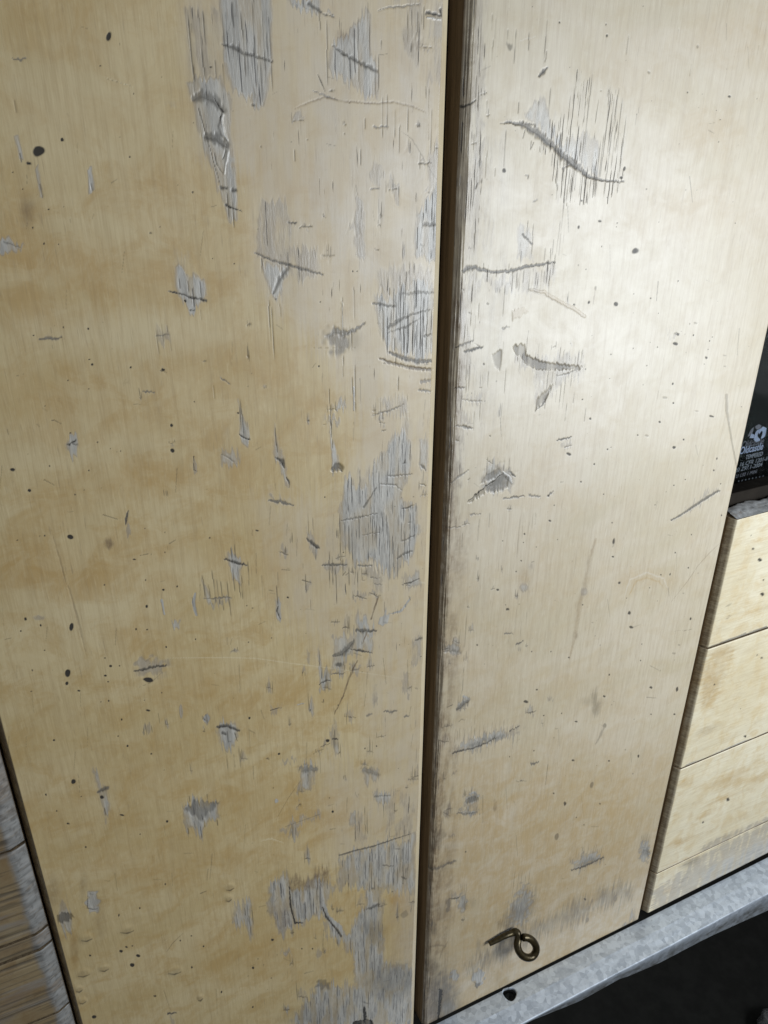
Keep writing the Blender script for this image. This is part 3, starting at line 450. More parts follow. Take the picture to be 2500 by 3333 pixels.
        for x, y0, y1 in ((20, 620, 700), (45, 640, 780), (75, 640, 700), (230, 720, 900), (260, 740, 830), (310, 580, 700), (330, 600, 710), (350, 620, 720), (385, 700, 860), (405, 640, 800), (430, 600, 760), (445, 610, 700), (170, 560, 680), (340, 760, 1000), (310, 820, 1000), (285, 860, 960), (215, 900, 1000), (470, 980, 1080), (400, 880, 960), (455, 600, 680), (95, 520, 640), (350, 950, 1080)): L(k21(x + 6, y0, x - 8, y1), 4.5, .6)
        G(k21(288, 1196, 330, 1184, 385, 1172), 10, .6); W(k21(300, 1200, 380, 1190, 385, 1240, 310, 1240), .5, .1, h=0); G(k21(340, 1238, 385, 1228), 5, .4); G(k21(-10, 1562, 80, 1556), 7, .5); G(k21(110, 1550, 180, 1556), 12, .35); G(k21(230, 1555, 262, 1528), 9, .4)
        S(k21(120, 215, 210, 235, 300, 290, 400, 340, 465, 388), [5, 6, 6, 7, 7], stain=.5, grime=.2, h=.0004); S(k21(110, 228, 220, 260, 320, 320, 400, 360), 1.4, grime=.7); P(k21(0, 350, 60, 330, 110, 350, 60, 390, 0, 410), soft=2, jit=.3, stain=.6, grime=.2, h=.0004)
        specks(k21, ((670, 310, 16), (495, 300, 7, 10), (400, 315, 9, 6), (1258, 658, 9), (1060, 568, 16, 8), (1075, 508, 8), (1175, 513, 6), (1152, 440, 4), (505, 1055, 9), (955, 1075, 9), (1042, 828, 8), (1045, 953, 6), (455, 928, 5), (367, 1282, 13, 9), (615, 1252, 6), (638, 1238, 4), (1050, 1240, 11), (1110, 1190, 7), (530, 1348, 6), (445, 1462, 6), (813, 1160, 5), (1292, 1038, 15, 5), (1305, 1387, 6), (1325, 1312, 8, 13), (1047, 1485, 5), (897, 273, 6), (477, 85, 5), (783, 598, 4), (1077, 160, 5), (948, 370, 4), (788, 245, 4), (872, 710, 4), (1245, 700, 4), (1485, 975, 4), (640, 637, 5), (942, 590, 5), (1297, 525, 5), (1280, 550, 5), (1270, 605, 4), (590, 1542, 5), (235, 1552, 9), (1350, 1475, 4), (1120, 1447, 4), (925, 1612, 4)), .8)
        specks(k21, ((540, 205, 7, 14), (1380, 645, 12, 5), (1378, 715, 9, 4), (990, 918, 16, 7), (870, 1165, 14, 9), (1190, 435, 12, 6), (1195, 1005, 14, 4)), .3)
        S(k21(538, 205, 524, 310), 3, grime=.6); W(k21(985, 490, 1060, 480, 1085, 510, 1020, 545), .5, .1); G(k21(1060, 500, 1082, 510), 14, .35)
        S(k21(1388, 900, 1390, 1000, 1402, 1080, 1425, 1220, 1460, 1390), [5, 6, 3.5, 3, 3], soft=.6, jit=.02, dark=.3, h=-.0004)
        W(k21(1100, 1660, 1180, 1590, 1280, 1500, 1330, 1510, 1240, 1590, 1140, 1670), .7, .1); G(k22(1030, 52, 1085, 22) + k21(1110, 1665, 1220, 1590, 1290, 1545, 1338, 1520), [8, 8, 9, 13, 12, 10], .5, jit=.05)
        L(k21(1385, 1030, 1350, 1200), 4, .15)
        # tile 1,2 right
        for x, y0, y1, a in ((1230, 0, 160, .4), (1290, 40, 120, .4), (1510, 0, 110, .4), (1440, 40, 110, .35), (1335, 130, 230, .35), (1355, 660, 880, .4), (1300, 740, 800, .4), (1340, 1000, 1180, .5), (1360, 700, 760, .35), (1210, 800, 900, .4), (1350, 1400, 1500, .4), (1300, 1410, 1480, .4), (1415, 1310, 1380, .4), (1560, 880, 960, .2)): L(k12(x, y0, x - 3, y1), 7, a)
        G(k12(1390, 15, 1450, 12), 8, .35); G(k12(1240, 100, 1320, 98), 8, .3); B(*k12(1327, 210)[0], 5, 11, grime=.5, soft=.5); B(*k12(1255, 290)[0], 14, 12, soft=.8, grime=.5)
        B(*k12(1275, 890)[0], 18, 11, soft=.4, wear=.75, dark=.12, h=-.0005); B(*k12(1292, 840)[0], 8, 12, soft=.6, wear=.6); G(k12(1215, 905, 1300, 905), 8, .3); B(*k12(1215, 930)[0], 8, 16, soft=.7, grime=.5)
        G(k12(1300, 1272, 1335, 1250, 1372, 1225), [14, 24, 12], .5); S(k12(1345, 1195, 1372, 1205), 6, wear=1, pale=.5); W(k12(1310, 1210, 1370, 1190, 1375, 1230, 1320, 1250), .6, .1); S(k12(1310, 1355, 1330, 1342, 1355, 1348), 3, dark=.35)
        W(k12(1285, 1550, 1350, 1480, 1400, 1450, 1450, 1470, 1490, 1465, 1560, 1455, 1600, 1400, 1670, 1380, 1670, 1420, 1540, 1490, 1420, 1535, 1300, 1560), .9, .2); G(k12(1275, 1556, 1400, 1530, 1480, 1500, 1552, 1462), [10, 8, 8, 6], .6, -.0009); S(k12(1410, 1445, 1415, 1470, 1450, 1490), 4, pale=1, h=.0004)
        W(k22(-20, 1400, 45, 1370, 45, 1400, 10, 1430, 20, 1460, -20, 1480), .7, .2); G(k22(-15, 1418, 45, 1385), 7, .6)
        B(*k12(1230, 1450)[0], 10, 12, soft=.6, jit=1, grime=.6); B(*k12(1180, 1500)[0], 8, 40, soft=.8, grime=.5)
        for x in range(1290, 1650, 26): L(k12(x, 1400 - (x - 1290) * .2, x - 4, 1500 - (x - 1290) * .22), 7, .3)
        for x in range(1300, 1560, 40): L(k12(x, 1560 - (x - 1300) * .2, x - 4, 1640 - (x - 1300) * .22), 6, .2)
        specks(k12, ((1430, 860, 7), (1628, 628, 11, 9), (1565, 503, 9, 7), (1615, 600, 4), (1597, 187, 4)), .75); G(k12(1610, 787, 1665, 787), 6, .4); W(k12(1605, 760, 1670, 750, 1670, 810, 1610, 800), .3, 0, h=0)
        # tile 2,2
        specks(k22, ((655, 192, 10, 27), (692, 458, 10, 13), (757, 652, 9, 11), (770, 745, 12, 8), (1155, 690, 6, 9), (1065, 1147, 7, 16), (898, 1135, 10), (1050, 1308, 7), (898, 1308, 6), (242, 55, 9, 6), (80, 142, 8), (73, 198, 4), (155, 225, 4), (292, 177, 4), (962, 405, 6), (1022, 402, 5, 8), (740, 557, 4), (90, 1227, 15, 8), (160, 1150, 8, 5), (203, 1316, 5), (140, 1545, 6), (393, 1607, 9), (817, 1583, 6, 12), (125, 902, 6), (365, 940, 6), (628, 1052, 6), (595, 1192, 9), (650, 288, 8, 5), (1160, 145, 5), (1055, 262, 5), (625, 1610, 8), (320, 1302, 5), (415, 1357, 10, 5), (890, 490, 4), (58, 315, 5), (455, 600, 5), (1140, 360, 5), (25, 385, 6), (1355, 20, 6), (250, 902, 5), (830, 960, 5)), .78)
        specks(k22, ((1048, 915, 13, 7), (1108, 525, 6), (1080, 860, 8), (520, 715, 7, 4)), .3); G(k22(125, 1632, 165, 1620), 12, .5)
        S(k22(540, 170, 500, 300, 465, 500, 440, 570, 405, 800, 370, 950), [4, 8, 10, 10, 7, 3], soft=.8, grime=.33, stain=.3); B(*k22(463, 515)[0], 8, 11, soft=.6, wear=.6); B(*k22(408, 800)[0], 5, 8, soft=.6, grime=.5)
        S(k22(1350, 195, 1280, 260, 1200, 350, 1140, 440, 1030, 580), 1.3, jit=.02, grime=.55); L(k22(425, 180, 385, 440), 4, .2)
        B(*k22(540, 1230)[0], 9, 22, soft=.7, jit=1.4, dark=.34); B(*k22(520, 1225)[0], 22, 9, soft=.8, dark=.15); B(*k22(530, 1285)[0], 4, 9, dark=.3, soft=.6); S(k22(600, 1380, 575, 1440, 540, 1505), 5, soft=.8, dark=.3); B(*k22(600, 1382)[0], 4, 5, dark=.4)
        G(k22(25, 858, 70, 832), 8, .55); W(k22(25, 860, 75, 840, 50, 890, 28, 895), .5, 0); B(*k22(75, 490)[0], 9, 10, soft=.6, wear=.7); B(*k22(125, 345)[0], 9, 9, soft=.8, wear=.35); B(*k22(80, 420)[0], 14, 30, soft=.8, stain=.4, grime=.2)
        S(k22(760, 530, 800, 450, 870, 425, 950, 450, 980, 490), 5, soft=.8, stain=.8); S(k22(720, 560, 760, 440, 870, 390, 980, 430, 1010, 500), 3, soft=.9, pale=.5); L(k22(1050, 850, 1055, 770, 1140, 762), 3, .2); L(k22(1160, 757, 1110, 770), 3, .4)
        for x, y0, y1 in ((130, 0, 120), (70, 0, 180), (45, 20, 300), (110, 60, 160), (150, 0, 60), (30, 500, 800), (90, 640, 740), (60, 700, 820), (10, 1420, 1540), (35, 1440, 1500), (155, 10, 90), (100, 440, 620)): L(k22(x, y0, x - 10, y1), 5, .22)
        # tile 1,3 and 2,3
        P(k13(1350, 215, 1360, 200, 1410, 175, 1440, 190, 1440, 205, 1400, 222, 1365, 232), jit=.1, soft=1.5, dark=.5, h=-.0007); W(k13(1340, 130, 1430, 130, 1445, 200, 1430, 280, 1340, 270), .5, .3, h=0); S(k13(1380, 168, 1410, 155, 1432, 170), 5, pale=1, wear=1, h=.0003)
        G(k13(1300, 290, 1360, 296, 1425, 283), [4, 15, 4], .25); S(k13(1305, 292, 1370, 297, 1425, 284), [1.5, 2.5, 1.5], dark=.5); S(k13(1330, 284, 1410, 280), 2.5, pale=.9)
        for x in range(1320, 1420, 22): L(k13(x, 298, x - 2, 340), 5, .25)
        G(k13(1135, 655, 1200, 635, 1290, 602), [14, 12, 9], .34); G(k13(1240, 622, 1292, 600), 14, .4); P(k13(1160, 370, 1225, 370, 1210, 470, 1180, 540, 1140, 540, 1150, 430), jit=1, soft=4, dark=.3, wear=.3, crack=.4); B(*k13(1165, 400)[0], 18, 24, soft=.9, jit=2, grime=.6)
        B(*k13(1243, 880)[0], 5, 17, soft=.5, jit=.5, wear=.5, dark=.3); B(*k13(1190, 930)[0], 16, 18, soft=.9, dark=.18, wear=.3); B(*k13(1150, 1025)[0], 7, 16, soft=.5, dark=.35); S(k13(1120, 1160, 1170, 1145, 1230, 1150), 5, soft=.7, dark=.28); S(k13(1240, 1120, 1200, 1190, 1185, 1240), 5, soft=.7, dark=.26); B(*k13(1150, 1290)[0], 14, 16, soft=.7, dark=.35)
        B(*k13(1225, 290)[0], 5, 9, soft=.6, wear=.5); B(*k13(1545, 245)[0], 4, 13, soft=.5, grime=.55); B(*k13(1400, 870)[0], 0.1 + 9, 9, soft=.9, dark=.12); B(*k13(1355, 870)[0], 5, 8, soft=.6, dark=.16)
        B(*k13(1283, 1340)[0], 9, 12, soft=.3, jit=.1, wear=.85, h=-.0003); S(k13(1300, 1310, 1308, 1345, 1295, 1370), 3, dark=.35); B(*k13(1440, 1352)[0], 12, 16, soft=.25, jit=.1, wear=.95, pale=.15, h=.0004); S(k13(1410, 1380, 1430, 1400, 1455, 1385), 4, dark=.4); B(*k13(1430, 1402)[0], 6, 5, dark=.5)
        B(*k13(1200, 1480)[0], 34, 56, soft=.7, jit=1.6, dark=.5, wear=.4); B(*k13(1140, 1600)[0], 26, 30, soft=.8, jit=1, wear=.6, dark=.2); B(*k13(1240, 1560)[0], 18, 26, soft=.7, wear=.7, dark=.15)
        G(k13(1195, 1440, 1188, 1520, 1178, 1640), [20, 16, 10], 1, -.0015, jit=.1); L(k13(1270, 1490, 1285, 1530), 7, .5); B(*k13(1440, 1150)[0], 5, 14, soft=.6, dark=.2, wear=.3)
        B(*k13(1640, 980)[0], 14, 30, soft=.7, jit=2.5, dark=.32, wear=.45); B(*k23(30, 950)[0], 16, 26, soft=.7, jit=2.5, dark=.35, wear=.5); B(*k23(110, 880)[0], 20, 22, soft=.9, jit=2.5, dark=.25, wear=.3); B(*k13(1590, 1010)[0], 9, 12, soft=.8, jit=1, grime=.6); S(k23(70, 1130, 60, 1230), 6, soft=.9, dark=.2)
        specks(k23, ((268, 163, 6), (340, 228, 8, 12), (568, 229, 6), (413, 318, 5), (470, 848, 9, 7), (595, 1245, 1)), .75); specks(k23, ((668, 845, 13, 24), (515, 105, 10, 18), (285, 440, 14, 22), (485, 985, 9, 26), (780, 35, 6)), .42)
        W(k23(385, 655, 450, 560, 560, 530, 592, 575, 560, 620, 480, 645), .6, .3); G(k23(383, 657, 440, 643, 500, 622, 592, 572), [5, 8, 10, 6], .6); 
        for x, y0, y1 in ((450, 500, 600), (485, 490, 620), (500, 540, 610), (520, 500, 600), (540, 490, 560), (430, 540, 600), (575, 500, 560), (465, 500, 560)): L(k23(x, y0, x - 3, y1), 6, .45)
        B(*k23(857, 545)[0], 11, 19, soft=.3, jit=.3, wear=.85, dark=.1); G(k23(845, 530, 880, 540, 880, 570), 14, .4); L(k23(825, 520, 850, 515, 885, 510), 6, .3); B(*k23(860, 470)[0], 10, 14, soft=.9, dark=.15)
        for (cu, cv, ru, rv, an) in ((1050, 1597, 58, 10, -.28), (1000, 1521, 14, 8, -.5), (1018, 1725, 17, 9, -.3), (1016, 1753, 18, 6, -.05), (1270, 1857, 30, 12, -.3), (1392, 1836, 11, 16, 0), (978, 1405, 17, 10, -.1), (1125, 1960, 20, 40, .3), (1000, 1950, 8, 20, .2), (1075, 1035, 30, 22, -.5)):
            B(cu, cv, ru, rv, soft=.55, jit=.6, ang=an, wear=.8, crack=.5, dark=.10, h=-.0003)
            B(cu + 3, cv + rv * .35, ru * .75, rv * .45, soft=.6, jit=.5, ang=an, dark=.34, h=-.0004)
            for q_ in range(5): L([(cu - ru * .8 + q_ * ru * .4, cv - rv * 1.9 - 8 * rng.rand()), (cu - ru * .8 + q_ * ru * .4 - 1, cv - rv * .2)], 5, .45)
        # grime along the bottom edge
        for i in range(90):
            t = rng.rand(); x = 1015 + t * 345; yb = 2150 - (x - 915) * .5006 - 0
            B(x, yb - 4 - rng.rand() * 20 * (1 if 1080 < x < 1320 else .8), 5 + rng.rand() * 12, 6 + rng.rand() * 12, soft=.9, jit=1.5, dark=.12 + .25 * rng.rand(), wear=.3)
        P(k23(700, 1050, 730, 980, 800, 940, 830, 980, 700, 1060), soft=5, wear=.7, dark=.12)

def random_age(f, n_spk, n_scr, box):
    u0, v0, u1, v1 = box
    for i in range(n_spk):
        x, y = u0 + rng.rand() * (u1 - u0), v0 + rng.rand() * (v1 - v0); r = .6 + rng.rand() ** 3 * 1.1
        f.blob(x, y, r, r * (.6 + .6 * rng.rand()), soft=.35, jit=.02, dark=.35 + .45 * rng.rand())
    for i in range(n_scr):
        x, y = u0 + rng.rand() * (u1 - u0), v0 + rng.rand() * (v1 - v0)
        if rng.rand() < .6: f.stroke([(x, y), (x + rng.randn() * 3, y + 10 + rng.rand() * 50)], 1.1 + rng.rand(), jit=.02, dark=.15 + .25 * rng.rand())
        else:
            a = rng.randn() * .35; l = 4 + rng.rand() * 16
            f.stroke([(x, y), (x + l * math.cos(a), y - l * math.sin(a))], 1.2 + rng.rand() * 1.6, jit=.05, dark=.12 + .3 * rng.rand())

def knocks(f, n, zone, k=1.0):
    P = np.array(zone, float)
    for i in range(n):
        t = rng.rand(); y = P[0, 1] + t * (P[-1, 1] - P[0, 1])
        xa = np.interp(y, P[:, 1], P[:, 0]); xb = np.interp(y, P[:, 1], P[:, 2]); x = xa + rng.rand() * (xb - xa)
        w = (4 + rng.rand() ** 2 * 18) * k; hgt = (8 + rng.rand() ** 2 * 34) * k; a = rng.randn() * .25
        f.poly([(x - w, y), (x - w * .5, y - hgt * .5), (x, y - hgt), (x + w * .7, y - hgt * .4), (x + w, y - a * w), (x + w * .4, y + hgt * .4), (x - w * .3, y + hgt * .25)], soft=5, wear=.35 + .4 * rng.rand(), crack=.55, rough=.8, h=-.0001)
        if rng.rand() < .75:
            q = (1.6 + 3.5 * rng.rand()) * k
            f.stroke([(x - w * .8, y + a * w * .8), (x, y + rng.randn()), (x + w * .9, y - a * w * .9)], [q * .5, q, q * .4], soft=.5, bite=.5, dark=.35 + .3 * rng.rand(), h=-.0003)
        for j in range(int(1 + rng.rand() * 4)):
            xx = x + (rng.rand() - .5) * 1.8 * w; p = at(xx * 1.50693, y * 1.50693)
            ii = int(np.argmin(np.abs(f.xs - p.x))); p2 = at(xx * 1.50693, (y - hgt * (.3 + rng.rand())) * 1.50693); p3 = at(xx * 1.50693, (y + hgt * .6 * rng.rand()) * 1.50693)
            j0, j1 = np.searchsorted(f.zs, [p3.z, p2.z])
            if j1 - j0 > 3 and 1 < ii < len(f.xs) - 1: f.dark[j0:j1, ii] = np.maximum(f.dark[j0:j1, ii], np.sin(np.linspace(0, math.pi, j1 - j0)) ** .5 * (.35 + .35 * rng.rand()))

# ------------------------------------------------------------------ materials
def nodes(name):
    m = bpy.data.materials.new(name); m.use_nodes = True; nt = m.node_tree; nt.nodes.clear()
    out = nt.nodes.new('ShaderNodeOutputMaterial'); b = nt.nodes.new('ShaderNodeBsdfPrincipled')
    nt.links.new(b.outputs[0], out.inputs[0]); return m, nt, b
def N(nt, t, **kw):
    n = nt.nodes.new(t)
    for k, v in kw.items(): setattr(n, k, v)
    return n
def val(nt, sock, v):
    if hasattr(v, 'is_output') or isinstance(v, bpy.types.NodeSocket): nt.links.new(v, sock)
    else: sock.default_value = v
def math_(nt, op, a, b=0.0, clamp=False):
    n = N(nt, 'ShaderNodeMath', operation=op, use_clamp=clamp); val(nt, n.inputs[0], a); val(nt, n.inputs[1], b); return n.outputs[0]
def mapr(nt, v, a, b, c=0.0, d=1.0):
    n = N(nt, 'ShaderNodeMapRange'); n.interpolation_type = 'SMOOTHSTEP'; val(nt, n.inputs[0], v)
    for i, q in enumerate((a, b, c, d)): val(nt, n.inputs[i + 1], q)
    return n.outputs[0]
def mix(nt, fac, a, b, mode='MIX'):
    n = N(nt, 'ShaderNodeMix', data_type='RGBA', blend_type=mode); n.clamp_factor = True
    val(nt, n.inputs[0], fac)
    for s, v in ((n.inputs[6], a), (n.inputs[7], b)):
        if isinstance(v, tuple): s.default_value = (*v, 1) if len(v) == 3 else v
        else: nt.links.new(v, s)
    return n.outputs[2]
def noise(nt, vec, scale, detail=3, rough=.55, off=(0, 0, 0), dist=0.0):
    mp = N(nt, 'ShaderNodeMapping'); nt.links.new(vec, mp.inputs[0]); mp.inputs['Scale'].default_value = scale; mp.inputs['Location'].default_value = off
    n = N(nt, 'ShaderNodeTexNoise'); nt.links.new(mp.outputs[0], n.inputs['Vector']); n.inputs['Scale'].default_value = 1
    n.inputs['Detail'].default_value = detail; n.inputs['Roughness'].default_value = rough; n.inputs['Distortion'].default_value = dist
    return n.outputs[0]
def attr(nt, name):
    a = N(nt, 'ShaderNodeAttribute'); a.attribute_name = name; return a.outputs['Fac']

def wood(name, A, Bc, horizontal=False, gloss=.395, spec=.68, wearcol=(.425, .410, .370), deep=1.0, mottle=1.0):
    m, nt, b = nodes(name)
    tc = N(nt, 'ShaderNodeTexCoord').outputs['Object']
    def S(al, ac): return (ac, 50, al) if not horizontal else (al, 50, ac)      # along / across the grain
    fig = noise(nt, tc, S(16, 9), 5, .6, dist=.6)
    fig2 = noise(nt, tc, S(55, 45), 5, .7, (3, 0, 1), dist=.5)
    g1 = noise(nt, tc, S(22, 420), 3, .6)
    g2 = noise(nt, tc, S(60, 1500), 2, .6, (5, 1, 2))
    fleck = noise(nt, tc, S(110, 700), 2, .6, (9, 1, 2))
    wear, crack, dark, stain, pale, grime, rough, dull = (attr(nt, k) for k in Face.CH)
    col = mix(nt, mapr(nt, fig, .34, .66), A, Bc)
    ochre = tuple(x * y for x, y in zip(Bc, (.88, .78, .62)))
    col = mix(nt, math_(nt, 'MULTIPLY', mapr(nt, fig2, .42, .70), .68 * mottle), col, ochre)
    col = mix(nt, math_(nt, 'MULTIPLY', stain, mapr(nt, fig2, .25, .65, .25, 1.0)), col, tuple(x * y for x, y in zip(Bc, (.86, .72, .52))))
    col = mix(nt, math_(nt, 'MULTIPLY', pale, .8), col, tuple(min(.85, x * y) for x, y in zip(A, (1.16, 1.24, 1.42))))
    col = mix(nt, math_(nt, 'MULTIPLY', mapr(nt, fleck, .50, .76), .20), col, tuple(x * y for x, y in zip(A, (1.3, 1.35, 1.4))))
    gr = math_(nt, 'ADD', math_(nt, 'MULTIPLY', g1, .6), math_(nt, 'MULTIPLY', g2, .4))
    col = mix(nt, math_(nt, 'MULTIPLY', mapr(nt, gr, .58, .34), .30), col, tuple(x * y for x, y in zip(Bc, (.62, .55, .5))))
    col = mix(nt, math_(nt, 'MULTIPLY', dull, mapr(nt, fig2, .2, .7, .95, .62)), col, (.515, .45, .35))
    # grey weathered wood
    wtex = noise(nt, tc, S(30, 260), 4, .7, (1, 7, 4)); 
    wedge = noise(nt, tc, S(90, 600), 3, .7, (4, 7, 4))
    wm = math_(nt, 'ADD', wear, math_(nt, 'MULTIPLY', math_(nt, 'SUBTRACT', wedge, .5), math_(nt, 'MULTIPLY', mapr(nt, wear, .02, .4), .7)))
    wm = mapr(nt, wm, .08, .98)
    wc = mix(nt, mapr(nt, wtex, .3, .7), tuple(x * .70 for x in wearcol), tuple(x * 1.16 for x in wearcol))
    wc = mix(nt, mapr(nt, wedge, .52, .72, 0, .55), wc, (.26, .205, .145))
    rim = math_(nt, 'MULTIPLY', mapr(nt, wm, .10, .35), mapr(nt, wm, .75, .45))
    col = mix(nt, wm, col, wc)
    col = mix(nt, math_(nt, 'MULTIPLY', rim, .30), col, (.22, .165, .11))
    pore = mapr(nt, noise(nt, tc, S(75, 1150), 2, .5, (3, 8, 6)), .60, .74)
    zone = mapr(nt, noise(nt, tc, S(12, 20), 3, .6, (8, 2, 5)), .35, .65, .25, 1)
    col = mix(nt, math_(nt, 'MULTIPLY', math_(nt, 'MULTIPLY', pore, zone), .34), col, (.20, .15, .10))
    tick = mapr(nt, noise(nt, tc, (160, 160, 160), 4, .75, (3, 3, 6)), .62, .72)
    col = mix(nt, math_(nt, 'MULTIPLY', tick, .16), col, (.20, .14, .08))
    # splits along the fibres
    sep = N(nt, 'ShaderNodeSeparateXYZ'); nt.links.new(tc, sep.inputs[0])
    ac_, al_ = (sep.outputs[0], sep.outputs[2]) if not horizontal else (sep.outputs[2], sep.outputs[0])
    def splits(freq, width, along, seed, base, gain):
        wob = noise(nt, tc, S(14, 90), 3, .6, (seed, 2, 1))
        wob2 = noise(nt, tc, S(90, 30), 2, .6, (seed, 7, 1))
        u = math_(nt, 'ADD', math_(nt, 'MULTIPLY', ac_, freq), math_(nt, 'ADD', math_(nt, 'MULTIPLY', wob, 1.6), math_(nt, 'MULTIPLY', wob2, .35)))
        cid = math_(nt, 'FLOOR', u); fr = math_(nt, 'SUBTRACT', u, cid)
        wn = N(nt, 'ShaderNodeTexWhiteNoise', noise_dimensions='1D'); nt.links.new(math_(nt, 'ADD', cid, seed * 13.7), wn.inputs['W'])
        off = math_(nt, 'ADD', .5, math_(nt, 'MULTIPLY', math_(nt, 'SUBTRACT', wn.outputs['Value'], .5), .62))
        d = math_(nt, 'ABSOLUTE', math_(nt, 'SUBTRACT', fr, off))
        cb = N(nt, 'ShaderNodeCombineXYZ'); nt.links.new(math_(nt, 'MULTIPLY', cid, 7.31), cb.inputs[0]); nt.links.new(math_(nt, 'MULTIPLY', al_, along), cb.inputs[1]); cb.inputs[2].default_value = seed
        g = N(nt, 'ShaderNodeTexNoise'); nt.links.new(cb.outputs[0], g.inputs['Vector']); g.inputs['Scale'].default_value = 1; g.inputs['Detail'].default_value = 2
        gate = mapr(nt, math_(nt, 'ADD', g.outputs[0], math_(nt, 'MULTIPLY', crack, gain)), base, base + .10)
        wd = math_(nt, 'MULTIPLY', width, math_(nt, 'ADD', .45, math_(nt, 'MULTIPLY', gate, .75)))
        ln = mapr(nt, math_(nt, 'DIVIDE', d, wd), 1.0, .35)
        return math_(nt, 'MULTIPLY', ln, gate)
    s1 = splits(390, .105, 42, 1.0, .80, .37)
    s2 = splits(820, .13, 70, 2.0, .84, .33)
    cm = math_(nt, 'MAXIMUM', s1, math_(nt, 'MULTIPLY', s2, .75))
    cm = math_(nt, 'MULTIPLY', cm, mapr(nt, crack, .02, .22))
    g3 = noise(nt, tc, S(150, 150), 4, .7)
    col = mix(nt, math_(nt, 'MULTIPLY', grime, mapr(nt, math_(nt, 'ADD', math_(nt, 'MULTIPLY', g3, .5), math_(nt, 'MULTIPLY', wedge, .5)), .38, .6, .35, 1.0)), col, (.17, .115, .065))
    col = mix(nt, math_(nt, 'MULTIPLY', cm, .86 * deep), col, (.12, .115, .115))
    dk = math_(nt, 'MULTIPLY', dark, math_(nt, 'ADD', .92, math_(nt, 'MULTIPLY', wedge, .45)), True)
    col = mix(nt, dk, col, (.05, .045, .038))
    nt.links.new(col, b.inputs['Base Color'])
    r = math_(nt, 'ADD', gloss, math_(nt, 'MULTIPLY', math_(nt, 'MAXIMUM', math_(nt, 'MULTIPLY', wm, .5), rough), -.03))
    r = math_(nt, 'ADD', r, math_(nt, 'MULTIPLY', math_(nt, 'SUBTRACT', fig2, .5), .2), True)
    nt.links.new(r, b.inputs['Roughness'])
    sp = math_(nt, 'MULTIPLY', spec, math_(nt, 'SUBTRACT', 1.0, math_(nt, 'MULTIPLY', math_(nt, 'MAXIMUM', dark, cm), .8)))
    nt.links.new(sp, b.inputs['Specular IOR Level'])
    h = math_(nt, 'MULTIPLY', gr, .10)
    h = math_(nt, 'ADD', h, math_(nt, 'MULTIPLY', math_(nt, 'MULTIPLY', wedge, wm), .55))
    h = math_(nt, 'ADD', h, math_(nt, 'MULTIPLY', fig2, .10))
    h = math_(nt, 'SUBTRACT', h, math_(nt, 'MULTIPLY', cm, 1.0))
    bp = N(nt, 'ShaderNodeBump'); bp.inputs['Strength'].default_value = .5; bp.inputs['Distance'].default_value = .0005
    nt.links.new(h, bp.inputs['Height']); nt.links.new(bp.outputs[0], b.inputs['Normal'])
    return m
def plain(name, c, rough=.6, metal=0, spec=.5, n=None, bump=0, dist=.001, c2=None):
    m, nt, b = nodes(name); b.inputs['Roughness'].default_value = rough; b.inputs['Metallic'].default_value = metal
    b.inputs['Specular IOR Level'].default_value = spec
    tc = N(nt, 'ShaderNodeTexCoord').outputs['Object']
    f = noise(nt, tc, n if isinstance(n, tuple) else (n or 60,) * 3, 5, .65)
    nt.links.new(mix(nt, mapr(nt, f, .3, .7), c, c2 or tuple(x * .7 for x in c)), b.inputs['Base Color'])
    if bump:
        bp = N(nt, 'ShaderNodeBump'); bp.inputs['Strength'].default_value = bump; bp.inputs['Distance'].default_value = dist
        nt.links.new(f, bp.inputs['Height']); nt.links.new(bp.outputs[0], b.inputs['Normal'])
    return m

TAN_A, TAN_B = (.565, .462, .268), (.495, .385, .195)
M_left = wood('varnished_plywood_ochre', TAN_A, TAN_B)
M_right = wood('varnished_plywood_pale', (.58, .515, .395), (.525, .46, .325), mottle=.45)
M_board = wood('pine_board_pale', (.76, .70, .53), (.68, .60, .41), horizontal=True, gloss=.42)
M_oldboard = wood('weathered_pine', (.30, .235, .135), (.215, .155, .082), horizontal=True, gloss=.55, wearcol=(.235, .235, .225), deep=1.0)
M_edge = plain('raw_wood_edge', (.36, .27, .165), .75, n=(350, 350, 12), bump=.4, c2=(.17, .125, .072))
M_gap_shade = plain('gap_shade_back', (.03, .024, .016), .9, n=40)  # near-black: the shade deep in the gaps is put into this colour

# ------------------------------------------------------------------ the two plywood doors
T = .018
def steps(a, b, h): return np.linspace(a, b, max(2, int(round((b - a) / h)) + 1))
FINE = 1.0
ztop = .25 * D
zs_f = np.concatenate([steps(-1.953 * D, -1.35 * D, .00085 * FINE)[:-1], steps(-1.35 * D, -.85 * D, .0006 * FINE)[:-1], steps(-.85 * D, ztop, .00045 * FINE)])

